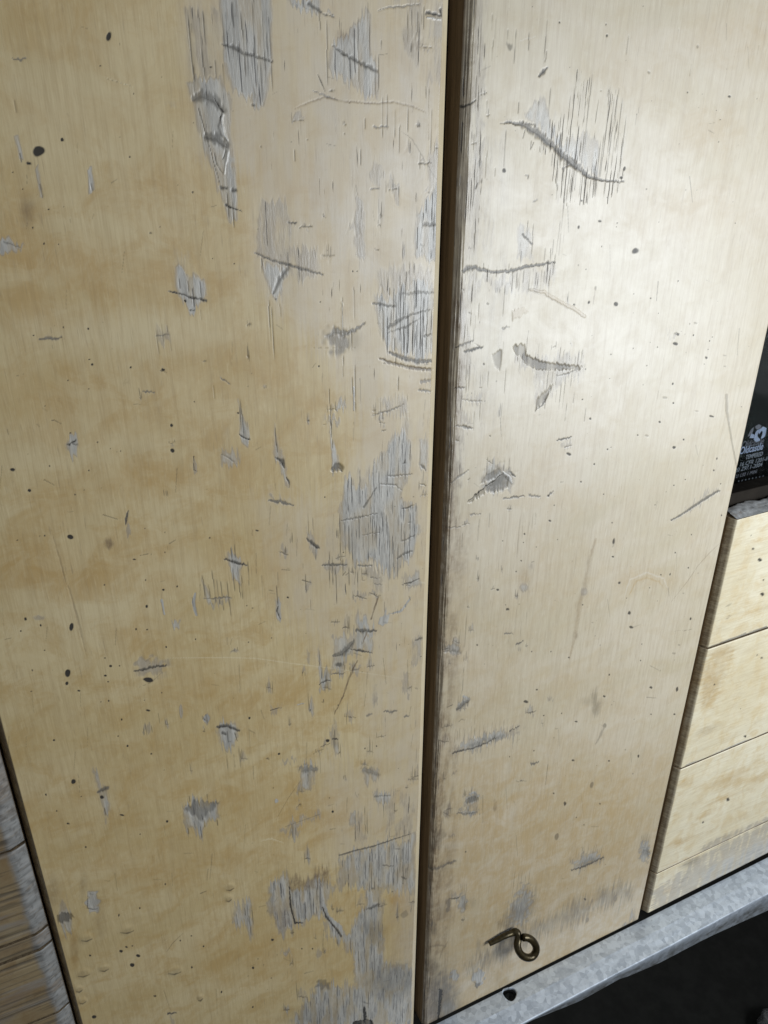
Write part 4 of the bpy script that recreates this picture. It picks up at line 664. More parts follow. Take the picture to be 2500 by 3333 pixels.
def door(name, x0, x1, side, mat, label):
    xs = np.unique(np.concatenate([steps(x0, x0 + .008, .0003 * FINE), steps(x0 + .008, x1 - .008, .00037 * FINE), steps(x1 - .008, x1, .0003 * FINE)]))
    keep = np.append(True, np.diff(xs) > 1e-6); xs = xs[keep]
    f = Face(xs, zs_f)
    features(f, side)
    if side == 'left': random_age(f, 80, 110, (0, 0, 950, 2200)); random_age(f, 60, 60, (480, 600, 930, 2150)); knocks(f, 75, [(640, 880, 935), (700, 1300, 925), (640, 1700, 905), (600, 2200, 890)], .8); knocks(f, 26, [(250, 700, 900), (300, 1700, 600)], .7); knocks(f, 22, [(560, 0, 950), (700, 700, 940)], .8)
    else: random_age(f, 140, 60, (1000, 0, 1640, 2100)); knocks(f, 42, [(1000, 200, 1060), (985, 900, 1080), (960, 1500, 1010), (925, 2150, 1010)], .7); knocks(f, 16, [(1000, 600, 1250), (960, 1900, 1330)], .6)
    X, Z = f.X, f.Z
    rag = (fbm(Z * 40, X * 0 + 3.3, 2, 4) - .5)
    rag2 = (fbm(Z * 300, X * 0 + 1.3, 4, 3) - .5)
    y = -f.h.copy()
    y += -(fbm(X * 25, Z * 8, 31, 3) - .5) * .0008
    dl = X - x0; dr = x1 - X
    if side == 'left':
        wdt = .0040 + rag * .0016                                 # sanded arris on the free edge
        m = np.clip(1 - dr / wdt, 0, 1); y += m * .0022
        f.edge_r = smooth(0, .15, m)
        y += np.clip(1 - dl / .0040, 0, 1) * .0075
        f.grime = np.maximum(f.grime, smooth(.0042, .0036, dl) * .9)  # shade of the left-facing chamfer, painted on as brown
        for c in ('wear', 'crack', 'dark', 'grime'): setattr(f, c, getattr(f, c) * (1 - .85 * f.edge_r))
        f.pale = np.maximum(f.pale, f.edge_r * (.35 + .5 * vnoise(Z * 60, X * 0, 3)))
        s = smooth(0, 1, np.clip(1 - np.abs(dr - wdt) / .0007, 0, 1)); f.grime = np.maximum(f.grime, s * .45 * vnoise(Z * 45, X * 0 + 4, 3))
        f.grime = np.maximum(f.grime, smooth(.0012, 0, dl) * .3)
    else:
        wdt = .0045 + rag * .004 + rag2 * .0010 + (vnoise(X * 2600, Z * 30, 17) - .5) * .0022                  # rounded, splintered edge
        m = np.clip(1 - dl / wdt, 0, 1); y += m ** 1.6 * .0035
        f.grime = np.maximum(f.grime, m ** .8 * (.15 + .42 * vnoise(X * 1800, Z * 22, 19))); f.crack = np.maximum(f.crack, smooth(.012, 0, dl) * .9); f.wear = np.maximum(f.wear, smooth(.010, .001, dl) * .4)
        f.rough = np.maximum(f.rough, m)
        y += np.clip(1 - dr / .0009, 0, 1) ** 1.5 * .0006
    y -= 0
    # wrap round the sides: extra columns and rows going back
    X2 = np.concatenate([np.full((len(zs_f), 1), x0), X, np.full((len(zs_f), 1), x1)], 1)
    Y2 = np.concatenate([np.full((len(zs_f), 1), T), y, np.full((len(zs_f), 1), T)], 1)
    Z2 = np.concatenate([Z[:, :1], Z, Z[:, -1:]], 1)
    X2 = np.concatenate([X2[:1], X2, X2[-1:]], 0); Z2 = np.concatenate([Z2[:1], Z2, Z2[-1:]], 0)
    Y2 = np.concatenate([np.full_like(Y2[:1], T), Y2, np.full_like(Y2[:1], T)], 0)
    org = ((x0 + x1) / 2, 0, zs_f[0])
    me = grid_mesh(name, X2, Y2, Z2, origin=org)
    for c in f.CH:
        a = getattr(f, c); a = np.concatenate([a[:, :1], a, a[:, -1:]], 1); a = np.concatenate([a[:1], a, a[-1:]], 0)
        fattr(me, c, np.clip(a, 0, 1))
    # the sawn sides take the raw edge material
    me.materials.append(mat); me.materials.append(M_edge)
    nz, nx = X2.shape; mi = np.zeros(((nz - 1), (nx - 1)), np.int32); mi[:, 0] = 1; mi[:, -1] = 1; mi[0] = 1; mi[-1] = 1
    mi = np.append(mi.ravel(), 1)
    me.polygons.foreach_set('material_index', mi)
    sm = np.ones(((nz - 1), (nx - 1)), bool); sm[:, 0] = False; sm[:, -1] = False; sm[0] = False; sm[-1] = False
    me.polygons.foreach_set('use_smooth', np.append(sm.ravel(), False))
    o = bpy.data.objects.new(name, me); COL.objects.link(o); o.location = org
    tag(o, label, 'door', 'plywood cupboard doors')
    return o

door('plywood_door', -.107 * D - .0040, .569 * D, 'left', M_left, 'yellower plywood door left of the dark gap, its free edge scuffed grey from top to bottom')
door('plywood_door', .5935 * D, 1.2615 * D, 'right', M_right, 'paler plywood door right of the dark gap, with brass hook near its foot')

# ------------------------------------------------------------------ boards beside the doors
def board(parent, x0, x1, z0, z1, mat, feats=None, h=.0011, left_run=0, left_dep=0, right_run=0, right_dep=0, top=0, name='board', label=None, y0=0, seed=0):
    xs = steps(x0, x1, h); zs = steps(z0, z1, h * .9)
    f = Face(xs, zs, vertical=False)
    if feats: feats(f)
    X, Z = f.X, f.Z
    y = y0 - f.h - (fbm(X * 12, Z * 60, 40 + seed, 3) - .5) * .0008
    if left_run: y = y + np.clip(1 - (X - x0) / left_run, 0, 1) * left_dep
    if right_run: y = y + np.clip(1 - (x1 - X) / (right_run * (1 + .35 * (vnoise(Z * 160, Z * 0, 5) - .5))), 0, 1) ** 1.2 * right_dep
    arr = .0007 + .0004 * vnoise(X * 120, Z * 0, 7)
    y = y + np.clip(1 - (Z - z0) / arr, 0, 1) * .0005
    y = y + (np.clip(1 - (z1 - Z) / arr, 0, 1) * .0004 if not top else 0)
    nz, nx = X.shape
    X2 = np.concatenate([np.full((nz, 1), x0), X, np.full((nz, 1), x1)], 1); Z2 = np.concatenate([Z[:, :1], Z, Z[:, -1:]], 1)
    Y2 = np.concatenate([np.full((nz, 1), T), y, np.full((nz, 1), T)], 1)
    X2 = np.concatenate([X2[:1], X2, X2[-1:]], 0); Z2 = np.concatenate([Z2[:1], Z2, Z2[-1:]], 0)
    Y2 = np.concatenate([np.full_like(Y2[:1], T), Y2, np.full_like(Y2[:1], T)], 0)
    me = grid_mesh(name, X2, Y2, Z2, origin=parent.location)
    for c in f.CH:
        a = getattr(f, c)
        if left_run and c == 'grime': a = np.maximum(a, smooth(x0 + left_run * 1.05, x0 + left_run * .9, X) * .75)  # left bevel faces away from the light: its shade is painted brown
        a = np.concatenate([a[:, :1], a, a[:, -1:]], 1); a = np.concatenate([a[:1], a, a[-1:]], 0); fattr(me, c, np.clip(a, 0, 1))
    me.materials.append(mat); me.materials.append(M_edge)
    nz, nx = X2.shape; mi = np.zeros((nz - 1, nx - 1), np.int32); mi[:, 0] = 1; mi[:, -1] = 1; mi[0] = 1; mi[-1] = 1
    me.polygons.foreach_set('material_index', np.append(mi.ravel(), 1))
    me.polygons.foreach_set('use_smooth', np.append((mi == 0).ravel(), False))
    o = bpy.data.objects.new(name, me); COL.objects.link(o); o.parent = parent
    if label: o['label'] = label
    return o

PX0, PX1 = 1.287 * D, 2.1 * D
pan = empty('plank_panel', 'pale horizontal boards below the dark window, right of the plywood doors', 'plank wall', (PX0, 0, -1.953 * D))
zP = [-1.951 * D, -1.794 * D, -1.4225 * D, -1.0615 * D, -.733 * D]
k22, k23, k21 = K(2, 2), K(2, 3), K(2, 1)
def fb(k, L, d=.85):
    def g(f):
        for x, y, r in L: u, v = k(x, y)[0]; f.blob(u, v, r / 3, r / 3.6, jit=.03, dark=d)
    return g
def feats_top(f):
    fb(k22, ((1560, 238, 11), (1603, 310, 11), (1617, 530, 12), (1628, 440, 5), (1548, 150, 5)))(f)
    f.stroke(k22(1385, 610, 1405, 600, 1415, 590), 6, dark=.3, soft=.8); f.stroke(k22(1380, 690, 1410, 670), 4, grime=.5, soft=.8); f.stroke(k22(1330, 590, 1360, 560, 1440, 540), 3, stain=.5)
    for t in ((1450, 380, 70, 12), (1560, 640, 90, 12), (1420, 700, 60, 12), (1600, 180, 60, 10)): f.blob(*k22(*t[:2])[0], t[2] / 3, t[3] / 3, soft=.9, jit=1, ang=-.35, stain=.5)
    f.stroke([(1528, 1398), (1570, 1384), (1610, 1370), (1659, 1354)], [1, 3, 5, 4], wear=.7, jit=.4, dark=.3)
def feats_mid(f):
    f.poly(k22(1300, 900, 1400, 860, 1440, 880, 1380, 1000, 1330, 1180, 1290, 1260, 1220, 1270, 1230, 1050), soft=9, jit=1.6, stain=.85, grime=.22)
    fb(k22, ((1310, 1117, 6), (1510, 1453, 9), (1480, 1272, 4), (1585, 925, 4), (1615, 942, 7)))(f)
    f.stroke([(1520, 1402), (1590, 1376), (1659, 1352)], 5, wear=.7, pale=.3)
    f.blob(*k22(1270, 1410)[0], 24, 8, soft=.9, ang=-.35, jit=1, grime=.3)
    f.stroke(k22(1130, 1640, 1300, 1575, 1480, 1500, 1659, 1430), [3, 6, 6, 5], wear=.8, jit=.3)
def feats_low(f):
    for t in ((1110, 90, 60, 20), (1440, 90, 80, 26), (1250, 300, 60, 14), (1600, 60, 60, 20), (1350, 200, 90, 14), (1080, 480, 60, 14), (1420, 60, 120, 30)): f.blob(*k23(*t[:2])[0], t[2] / 3, t[3] / 3, soft=.9, jit=1.3, ang=-.4, stain=.85, grime=.12)
    fb(k23, ((1400, 203, 11), (1235, 350, 7)))(f)
    f.poly(k23(1250, 480, 1659, 300, 1700, 360, 1659, 420, 1300, 560, 1180, 570), soft=8, jit=1, wear=.5, crack=.3)
    f.stroke(k23(960, 640, 1200, 560, 1450, 450), 5, stain=.5, soft=.9)
def feats_foot(f):
    f.poly(k23(900, 800, 1200, 560, 1659, 330, 1800, 300, 1800, 600, 900, 1000), soft=14, jit=1.5, wear=.55, crack=.5)
    f.poly(k23(1250, 640, 1659, 430, 1800, 400, 1800, 600, 1150, 860), soft=14, jit=1.5, wear=.85, crack=.5)
    f.blob(*k23(1150, 610)[0], 20, 6, soft=.8, ang=-.45, dark=.22); f.blob(*k23(1010, 790)[0], 20, 6, soft=.9, ang=-.45, stain=.6)
    f.stroke(k23(1080, 740, 1140, 700), 5, grime=.6, soft=.9)
gp = .0008
for i, ff in enumerate((feats_foot, feats_low, feats_mid, feats_top)):
    lab = (('greyed board standing on the metal sill'), ('blotched pale board, second from the sill'), ('board with brown stain beside the door'), ('topmost board with chipped grey upper edge'))[i]
    board(pan, PX0, PX1, zP[i] + gp, zP[i + 1] - gp, M_board, ff, left_run=.0034, left_dep=.0062, top=(i == 3), label=lab, seed=i * 5)
# white paint chip on the bevel is a nick in the board
# worn grey rounded top of the highest board
M_top = wood('grey_weathered_rail', (.36, .36, .35), (.27, .27, .26), horizontal=True, gloss=.5, wearcol=(.45, .46, .46))
def rail(parent, x0, x1, z, mat):
    us = steps(x0, x1, .0010); vs = np.linspace(0, 1, 16)
    U, V = np.meshgrid(us, vs)
    rg = (fbm(U * 90, U * 0 + 2.2, 5, 4) - .5)
    dep = .0165 * V * (1 + .35 * rg * (V > .5)); X = U
    Y = .0003 + dep
    Zz = z - gp + .0002 + .0030 * np.sin(V * math.pi * .5) + rg * .0016 * V + (fbm(U * 200, V * 4, 7, 3) - .5) * .0010
    Yb = np.concatenate([Y, Y[-1:], ], 0); Xb = np.concatenate([X, X[-1:]], 0); Zb = np.concatenate([Zz, np.full_like(Zz[-1:], z - .006)], 0)
    me = grid_mesh('worn_top_edge', Xb, Yb, Zb, close=False, origin=parent.location)
    for c in Face.CH:
        a = np.zeros(Xb.shape)
        if c == 'wear': a[:] = .9
        if c == 'crack': a[:] = .4
        if c == 'dark': a = smooth(.65, .9, fbm(Xb * 140, Yb * 300, 9, 3)) * .6
        fattr(me, c, a)
    me.materials.append(mat); o = bpy.data.objects.new('worn_top_edge', me); COL.objects.link(o); o.parent = parent; return o
rail(pan, PX0 + .0035, PX1, zP[4], M_top)

QX1 = -.1195 * D; QX0 = -.42 * D
pq = empty('plank_panel', 'weathered furrowed planks at the lower left corner, beside the yellower door', 'plank wall', (QX1, 0, -1.953 * D))
def qf(i):
    def g(f):
        f.wear = np.maximum(f.wear, smooth(.014, .007, QX1 - f.X + .004 * (fbm(f.Z * 60, f.X * 60, 3, 3) - .5)) * 1.0)
        f.crack[:] = np.maximum(f.crack, .55)
        f.rough[:] = .8
        furrow = fbm(f.X * 10, f.Z * 420, 13 + i, 3)
        fm = smooth(.60, .72, furrow) * smooth(.004, .012, QX1 - f.X)
        f.h -= fm * .0010; f.dark = np.maximum(f.dark, fm * .6)
        fine = fbm(f.X * 16, f.Z * 900, 63 + i, 2); f2 = smooth(.62, .70, fine) * smooth(.003, .010, QX1 - f.X); f.dark = np.maximum(f.dark, f2 * .4)
        sp_ = smooth(.60, .68, fbm(f.X * 500, f.Z * 500, 73, 3)) * smooth(.011, .006, QX1 - f.X); f.dark = np.maximum(f.dark, sp_ * .35); f.h += (fbm(f.X * 400, f.Z * 400, 83, 3) - .5) * .0009 * smooth(.011, .006, QX1 - f.X)
        gr = smooth(.55, .7, fbm(f.X * 8, f.Z * 60, 23 + i, 3)) * .5; f.grime = np.maximum(f.grime, gr); f.wear = np.maximum(f.wear, smooth(.5, .75, fbm(f.X * 14, f.Z * 120, 33 + i, 3)) * .6)
        wh = smooth(.62, .7, fbm(f.X * 200, f.Z * 260, 43, 3)) * smooth(.008, .004, QX1 - f.X); f.pale = np.maximum(f.pale, wh * .35)
    return g
zq = [at(*p).z for p in ((55, 2750),)]
qz = sorted([-1.953 * D] + [at(*p).z for p in ((20, 2775), (30, 3075), (30, 3130), (180, 3300))] + [-.45 * D])
for i in range(len(qz) - 1):
    board(pq, QX0, QX1, qz[i] + .0009, qz[i + 1] - .0012, M_oldboard, qf(i), h=.0009, right_run=.0080, right_dep=.0040, seed=50 + i * 3, name='plank')

# ------------------------------------------------------------------ window with its etched stamp
GY = .034
win = empty('window', 'dark glazed window with etched maker stamp at the right edge', 'window', (PX0, GY, -.70 * D))
def box(name, a, b, mat, parent=None, bevel=0):
    x0, y0, z0 = a; x1, y1, z1 = b
    o0 = parent.location if parent else Vector((0, 0, 0))
    v = [(x - o0[0], y - o0[1], z - o0[2]) for x in (x0, x1) for y in (y0, y1) for z in (z0, z1)]
    me = mesh(name, v, [(0, 1, 3, 2), (4, 6, 7, 5), (0, 4, 5, 1), (2, 3, 7, 6), (0, 2, 6, 4), (1, 5, 7, 3)])
    o = link(name, me, mat, parent)
    if bevel:
        m = o.modifiers.new('bevel', 'BEVEL'); m.width = bevel; m.segments = 2
    return o
bb = box('wall', (1.265 * D, .0190, -1.99 * D), (2.2 * D, .024, -.75 * D), M_gap_shade); tag(bb, kind='structure')
mg, nt, b = nodes('window_glass'); b.inputs['Base Color'].default_value = (.75, .8, .78, 1); b.inputs['Transmission Weight'].default_value = 1.0; b.inputs['Roughness'].default_value = .04; b.inputs['IOR'].default_value = 1.5
M_frame = plain('dark_brown_frame', (.020, .016, .012), .8, spec=.1, n=80, bump=.3)
box('glass_pane', (1.15 * D, GY, -.714 * D), (2.1 * D, GY + .004, .3 * D), mg, win)
box('frame_rail', (1.20 * D, .0185, -.740 * D), (2.1 * D, GY - .0005, -.700 * D), M_frame, win, .0008)
M_etch = plain('etched_glass_marking', (.17, .22, .30), .8, n=600, c2=(.10, .13, .19))
M_etch2 = plain('etched_glass_fine_print', (.125, .150, .175), .8, n=600, c2=(.06, .075, .09))
M_ghost = plain('etched_reflection_and_faint_print', (.075, .085, .105), .8, n=600, c2=(.04, .045, .055))
def text(body, px, py, size, mat, name, ysh=0, slant=.0, boldness=.0, sx=1.0):
    p = at(px, py, GY - .0003 + ysh)
    cu = bpy.data.curves.new(name, 'FONT'); cu.body = body; cu.size = size; cu.extrude = .00004; cu.shear = slant; cu.offset = boldness; cu.align_x = 'LEFT'
    tmp = bpy.data.objects.new(name, cu); COL.objects.link(tmp)
    dg = bpy.context.evaluated_depsgraph_get(); me = bpy.data.meshes.new_from_object(tmp.evaluated_get(dg)); bpy.data.objects.remove(tmp)
    o = bpy.data.objects.new(name, me); COL.objects.link(o); me.materials.clear(); me.materials.append(mat)
    o.parent = win; o.location = p - win.location; o.rotation_euler = (math.pi / 2, 0, 0); o.scale = (sx, 1, 1)
    return o
def poly2(name, pts, mat, yoff=0):
    """flat etched outline on the glass, pixel outline of the photograph laid onto the pane"""
    P = [at(x, y, GY - .0003 + yoff) - win.location for x, y in pts]
    n = len(P); v = [tuple(p) for p in P] + [(p[0], p[1] + .0002, p[2]) for p in P]
    f = [tuple(range(n)), tuple(range(2 * n - 1, n - 1, -1))] + [(i, i + n, (i + 1) % n + n, (i + 1) % n) for i in range(n)]
    return v, f
def polys(name, L, mat, yoff=0):
    V, Fc = [], []
    for pts in L:
        v, f = poly2(name, pts, mat, yoff); k = len(V); V += v; Fc += [tuple(i + k for i in q) for q in f]
    return link(name, mesh(name, V, Fc), mat, win)
def q(*p): return [(2380 + p[i] / 9.217, 1350 + p[i + 1] / 9.217) for i in range(0, len(p), 2)]
polys('etched_logo', [q(680, 755, 770, 820, 865, 770, 870, 735, 800, 665, 790, 600, 840, 500, 850, 440, 800, 450, 740, 520, 710, 620),
      q(850, 440, 960, 350, 1065, 400, 1060, 440, 1020, 640, 960, 700, 890, 715, 940, 600, 950, 500, 900, 490, 845, 590, 830, 520),
      q(560, 700, 610, 560, 700, 600, 690, 700)], M_etch)
polys('etched_logo_reflection', [q(720, 350, 830, 280, 920, 330, 860, 420, 760, 440), q(500, 650, 600, 440, 690, 360, 650, 520, 560, 640)], M_ghost, .0002)
text('Oldcastle', *q(235, 1190)[0], .0092, M_etch, 'etched_writing', slant=.12, boldness=.00016, sx=.80)
text('Oldcastle', *q(290, 1010)[0], .0088, M_ghost, 'etched_writing', .0002, slant=.12, sx=.80)  # reflected double of the name, drawn as fainter lettering
text('TEMPERED', *q(420, 1340)[0], .0056, M_etch2, 'etched_writing', slant=.12, boldness=.00008, sx=.78)
text('16 CFR 1201-II', *q(230, 1560)[0], .0056, M_etch2, 'etched_writing', slant=.15)
text('ANSI Z97.1-2004', *q(-60, 1770)[0], .0055, M_etch2, 'etched_writing', slant=.15)
text('U 130 1 MIN', *q(120, 1900)[0], .0048, M_ghost, 'etched_writing', slant=.15)
polys('etched_dots', [q(x - 16, 1995 - (x - 225) * .21 + 26, x + 10, 1995 - (x - 225) * .21 + 14, x + 20, 1995 - (x - 225) * .21 - 26, x - 6, 1995 - (x - 225) * .21 - 14) for x in range(225, 1000, 105)], M_etch2)

# ------------------------------------------------------------------ galvanised sill
mz, nt, b = nodes('galvanised_steel')
tc = N(nt, 'ShaderNodeTexCoord').outputs['Object']
b.inputs['Metallic'].default_value = .55
vo = N(nt, 'ShaderNodeTexVoronoi'); mp = N(nt, 'ShaderNodeMapping'); nt.links.new(tc, mp.inputs[0]); mp.inputs['Scale'].default_value = (210, 210, 210); nt.links.new(mp.outputs[0], vo.inputs['Vector']); vo.inputs['Scale'].default_value = 1
n1 = noise(nt, tc, (70, 120, 120), 5, .7); n2 = noise(nt, tc, (25, 260, 260), 3, .6)
sp = math_(nt, 'ADD', math_(nt, 'MULTIPLY', vo.outputs['Color'], .35), math_(nt, 'MULTIPLY', n1, .65))
c = mix(nt, mapr(nt, sp, .25, .70), (.46, .52, .60), (.74, .82, .92))
c = mix(nt, math_(nt, 'MULTIPLY', attr(nt, 'dirt_shade'), mapr(nt, n1, .3, .7, .4, 1)), c, (.13, .13, .12))
nt.links.new(c, b.inputs['Base Color']); nt.links.new(mapr(nt, n2, .2, .8, .34, .58), b.inputs['Roughness'])
bp = N(nt, 'ShaderNodeBump'); bp.inputs['Strength'].default_value = .25; bp.inputs['Distance'].default_value = .0006; nt.links.new(n1, bp.inputs['Height']); nt.links.new(bp.outputs[0], b.inputs['Normal'])
ZL = -1.9575 * D
hc = at_z(1660, 3235, ZL)          # centre of the screw hole
sx0, sx1 = .2 * D, 2.15 * D
RH = .0066
xs_a = np.concatenate([steps(sx0, hc.x - .010, .0025)[:-1], [hc.x - .010], ]); xs_b = steps(hc.x + .010, sx1, .0025)
yb_ = -.0024
yf_ = at_z(2310, 3005, ZL).y; fold = at_z(2300, 2951, ZL).y
LOW = sorted((at(px_, py_, yf_).x, at(px_, py_, yf_).z) for px_, py_ in ((1560, 3425), (1717, 3333), (1893, 3263), (2019, 3193), (2049, 3183), (2150, 3140), (2310, 3057), (2500, 2972)))
LOW = [(.2 * D, ZL - .006)] + LOW + [(2.3 * D, LOW[-1][1] - .010)]
print('sill', yf_, fold, ZL, LOW)
def prof(x):
    w = (fbm(np.array([x * 14.]), np.array([1.5]), 3, 3)[0] - .5)
    kx = max(.008, ZL - np.interp(x, [a_ for a_, b_ in LOW], [b_ for a_, b_ in LOW]) + (fbm(np.array([x * 60.]), np.array([4.5]), 3, 3)[0] - .5) * .0008)
    fr = yf_ + w * .0006
    return [(yb_, ZL), (yb_ - .0030, ZL), (fold + .0012, ZL - .0000), (fold - .0006, ZL - .0004), (fr + .0009, ZL - .0032), (fr + .0002, ZL - .0035), (fr - .0001, ZL - .0044),
            (fr + .0004, ZL - kx * .55), (fr + .0012, ZL - kx * .93), (fr + .0030, ZL - kx), (fr + .0036, ZL - kx + .0010), (fr + .0018, ZL - kx * .7), (fr + .0012, ZL - .0034), (yb_, ZL - .0024)]
def sweep(xs, v, fc, skip_hole=False):
    base = len(v)
    for x in xs:
        for (y, z) in prof(x): v.append((x, y, z))
    n = 14
    for i in range(len(xs) - 1):
        for j in range(n - 1): fc.append((base + i * n + j, base + i * n + j + 1, base + (i + 1) * n + j + 1, base + (i + 1) * n + j))
V, Fc = [], []
sweep(xs_a, V, Fc); sweep(xs_b, V, Fc)
xl, xr = xs_a[-1], xs_b[0]
base = len(V); pl, pr = prof(xl), prof(xr)
# strip holding the hole: everything but the first three profile steps is swept straight through
for j in range(2, 14): V.append((xl, *pl[j])); V.append((xr, *pr[j]))
for j in range(10): Fc.append((base + 2 * j, base + 2 * j + 2, base + 2 * j + 3, base + 2 * j + 1))
ring = []; nR = 28; rg = random.Random(3)
outer = []
y_in, y_out = yb_, pl[2][0]
print('hole', hc, y_in, y_out)
angs = sorted([2 * math.pi * i / nR for i in range(nR)] + [math.atan2(sy_, sx_) % (2 * math.pi) for sx_ in (-.010, .010) for sy_ in (y_in - hc.y, y_out - hc.y)]); nR = len(angs)
for i in range(nR):
    a = angs[i]; ca, sa = math.cos(a), math.sin(a)
    rr = RH * (1 + .09 * math.sin(3 * a + 1) + .05 * rg.random()); zz = ZL - .0002
    ring.append((hc.x + ca * rr, hc.y + sa * rr * .95, zz - .0003))
    # project to the rectangle
    ky = (y_in - hc.y) if sa > 0 else (hc.y - y_out); t = min(.010 / max(abs(ca), 1e-6), ky / max(abs(sa), 1e-6))
    px, py = hc.x + ca * t, hc.y + sa * t
    zt = ZL
    outer.append((px, py, zt))
b0 = len(V); mid = [(hc.x + (p[0] - hc.x) * 1.12, hc.y + (p[1] - hc.y) * 1.12, ZL) for p in ring]
V += mid + outer + ring + [(p[0], p[1], p[2] - .0022) for p in ring]
for i in range(nR):
    k = (i + 1) % nR
    Fc.append((b0 + i, b0 + k, b0 + nR + k, b0 + nR + i)); Fc.append((b0 + k, b0 + i, b0 + 2 * nR + i, b0 + 2 * nR + k)); Fc.append((b0 + 2 * nR + k, b0 + 2 * nR + i, b0 + 3 * nR + i, b0 + 3 * nR + k))
org = Vector((sx0, 0, ZL))
me = mesh('metal_sill', [(x - org.x, y, z - org.z) for x, y, z in V], Fc, smooth=False)
import bmesh
bmm = bmesh.new(); bmm.from_mesh(me); bmesh.ops.recalc_face_normals(bmm, faces=bmm.faces); bmm.to_mesh(me); bmm.free()
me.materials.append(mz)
vv = np.array(V); dirt_shade = np.maximum(smooth(-.0065, yb_, vv[:, 1]) * .3, 0) + smooth(.0062, .0056, np.hypot(vv[:, 0] - hc.x, vv[:, 1] - hc.y)) * .7 + (vv[:, 2] < ZL - .0060) * .95 + (vv[:, 2] < ZL - .0040) * .12  # paints shade on lip, back edge and hole, plus dirt on the lip
a = me.attributes.new('dirt_shade', 'FLOAT', 'POINT'); a.data.foreach_set('value', np.clip(dirt_shade, 0, 1).astype(np.float32))
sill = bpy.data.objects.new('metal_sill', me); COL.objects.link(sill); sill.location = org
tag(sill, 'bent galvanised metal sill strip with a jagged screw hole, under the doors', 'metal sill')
# dark plug added below the hole, its colour standing for the shade inside
V = []; Fc = []
nS = 18
for r_, z_ in ((.0085, -.0060), (.0058, -.0030), (.0018, -.0026), (.0010, -.0040)):
    for i in range(nS):
        a = 2 * math.pi * i / nS; V.append((math.cos(a) * r_, math.sin(a) * r_, z_))
for j in range(3):
    for i in range(nS): Fc.append((j * nS + i, j * nS + (i + 1) % nS, (j + 1) * nS + (i + 1) % nS, (j + 1) * nS + i))
Fc.append(tuple(range(3 * nS, 4 * nS)))
M_hole_plug = plain('dark_hole_plug', (.035, .037, .034), .7, .1, n=900, bump=.8, spec=.2, c2=(.01, .011, .011))
me = mesh('hole_plug', V, Fc, True); o = link('hole_plug', me, M_hole_plug, sill); o.location = (hc.x - org.x + .0008, hc.y - .0004, -.0030)
# ------------------------------------------------------------------ brass hook: a bent wire
def tube(pts, radii, n=16):
    V, Fc = [], []; P = [Vector(p) for p in pts]
    prev = None
    for i, p in enumerate(P):
        t = (P[min(i + 1, len(P) - 1)] - P[max(i - 1, 0)]).normalized()
        if prev is None: u = t.orthogonal().normalized()
        else: u = (prev - t * prev.dot(t)).normalized()
        prev = u; w = t.cross(u)
        for k in range(n):
            a = 2 * math.pi * k / n; V.append(p + (u * math.cos(a) + w * math.sin(a)) * radii[i])
    for i in range(len(P) - 1):
        for k in range(n): Fc.append((i * n + k, i * n + (k + 1) % n, (i + 1) * n + (k + 1) % n, (i + 1) * n + k))
    Fc.append(tuple(range(n - 1, -1, -1))); Fc.append(tuple(range((len(P) - 1) * n, len(P) * n)))
    return V, Fc
def h(px, py, Y): return at(1500 + px / 4.1475, 2950 + py / 4.1475, Y)
def catmull(P, m=8):
    out = []
    for i in range(len(P) - 1):
        p0, p1, p2, p3 = P[max(i-1, 0)], P[i], P[i+1], P[min(i+2, len(P)-1)]
        for k in range(m):
            t = k / m; out.append(.5 * ((2*p1) + (p2-p0)*t + (2*p0-5*p1+4*p2-p3)*t*t + (3*p1-p0-3*p2+p3)*t**3))
    out.append(P[-1]); return out
r0 = .0037
path = [h(385, 508, -.0035), h(480, 460, -.004), h(590, 402, -.0045), h(690, 362, -.0048), h(735, 345, -.0055), h(768, 372, -.0075), h(775, 440, -.010),
        h(764, 520, -.013), h(782, 600, -.016), h(835, 668, -.0185), h(910, 695, -.020), h(975, 672, -.020), h(1015, 605, -.019), h(1010, 530, -.0175), h(965, 462, -.016), h(900, 425, -.0145), h(842, 420, -.0135)]
path = catmull(path)
nP = len(path); radii = []
for i, p in enumerate(path):
    s = i / (nP - 1); radii.append(r0 * (.60 + .36 * min(1, s / .25)))
V, Fc = tube(path, radii)
me = mesh('brass_hook', [v - path[32] for v in V], Fc, True)
M_brass = plain('tarnished_brass', (.085, .066, .030), .30, .65, n=260, bump=.15, c2=(.040, .030, .015))
hk = link('brass_hook', me, M_brass); hk.location = path[32]
tag(hk, 'tarnished brass wire hook bent into a loop, low on the paler door', 'hook')

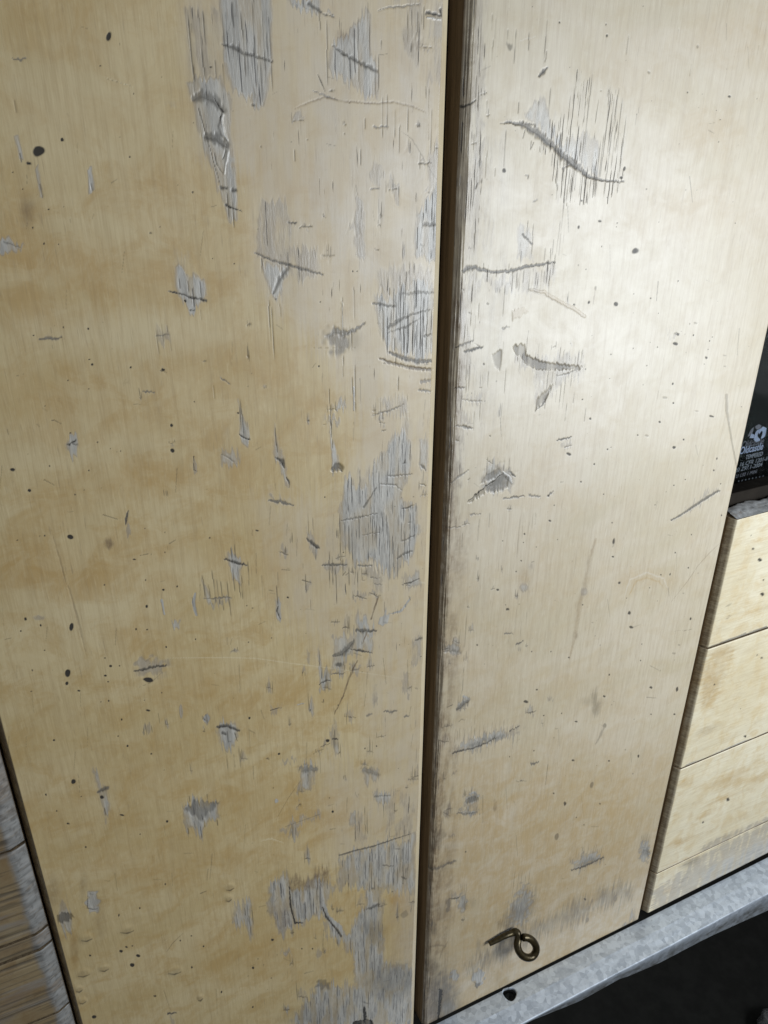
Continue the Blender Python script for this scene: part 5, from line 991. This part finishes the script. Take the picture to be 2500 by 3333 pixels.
# ------------------------------------------------------------------ setting
bk = box('wall', (-.6 * D, .0185, -2.0 * D), (1.19 * D, .05, .5 * D), M_gap_shade); tag(bk, kind='structure')
bk = box('wall', (1.19 * D, .0700, -2.0 * D), (2.4 * D, .09, .5 * D), plain('dark_panel_behind_window', (.012, .013, .013), .9, n=20)); tag(bk, kind='structure')  # dark panel added to keep the world's light out of the glass
bk = box('wall', (-3, 1.0, -3.6 * D), (4, 1.05, -.3 * D), plain('black_skirting', (.02, .02, .018), .95, n=30, spec=.1)); tag(bk, kind='structure')
fl = box('floor', (-3, -3, -3.6 * D - .02), (4, 1.0, -3.6 * D), plain('dark_floor', (.030, .030, .027), .9, n=35, spec=.1)); tag(fl, kind='structure')
# lump of grey rubble on the floor
st = at_z(2560, 3392, -3.55 * D)
V, Fc = [], []; nu, nv = 56, 28
for j in range(nv + 1):
    for i in range(nu):
        th = math.pi * j / nv; ph = 2 * math.pi * i / nu
        d = Vector((math.sin(th) * math.cos(ph), math.sin(th) * math.sin(ph), math.cos(th)))
        k = 1 + .12 * math.sin(3 * d.x + 1) + .10 * math.sin(5 * d.y + 2) + .05 * math.sin(13 * d.x + 9 * d.z) + .03 * random.random()
        V.append((d.x * .055 * k, d.y * .045 * k, d.z * .028 * k))
for j in range(nv):
    for i in range(nu): Fc.append((j * nu + i, j * nu + (i + 1) % nu, (j + 1) * nu + (i + 1) % nu, (j + 1) * nu + i))
o = link('stone', mesh('stone', V, Fc, True), plain('rough_grey_stone', (.42, .42, .41), .95, n=420, bump=1, dist=.004, c2=(.10, .10, .10)))
o.location = (st.x, st.y, -3.6 * D + .026)
tag(o, 'rough grey lump on the dark floor in the lower right corner', 'stone')

# ------------------------------------------------------------------ light
def area(name, loc, target, sx, sy, power, col):
    l = bpy.data.lights.new(name, 'AREA'); l.shape = 'RECTANGLE'; l.size = sx; l.size_y = sy; l.energy = power; l.color = col
    o = bpy.data.objects.new(name, l); COL.objects.link(o); o.location = loc
    o.rotation_euler = (Vector(target) - Vector(loc)).to_track_quat('-Z', 'Y').to_euler(); return o
tgt = Vector((.76 * D, 0, -.30 * D))
dr = Vector((.60, -.79, -.11)).normalized()
area('window_light', tgt + dr * 1.0, tgt, .54, .56, 12.2, (.90, .95, 1.0))
w = bpy.data.worlds.new('World'); sc.world = w; w.use_nodes = True
bg = w.node_tree.nodes['Background']; bg.inputs[0].default_value = (.90, .94, 1.0, 1); bg.inputs[1].default_value = .18
sc.view_settings.view_transform = 'Standard'; sc.view_settings.look = 'None'; sc.view_settings.exposure = 0; sc.view_settings.gamma = 1
sc.view_settings.use_curve_mapping = False
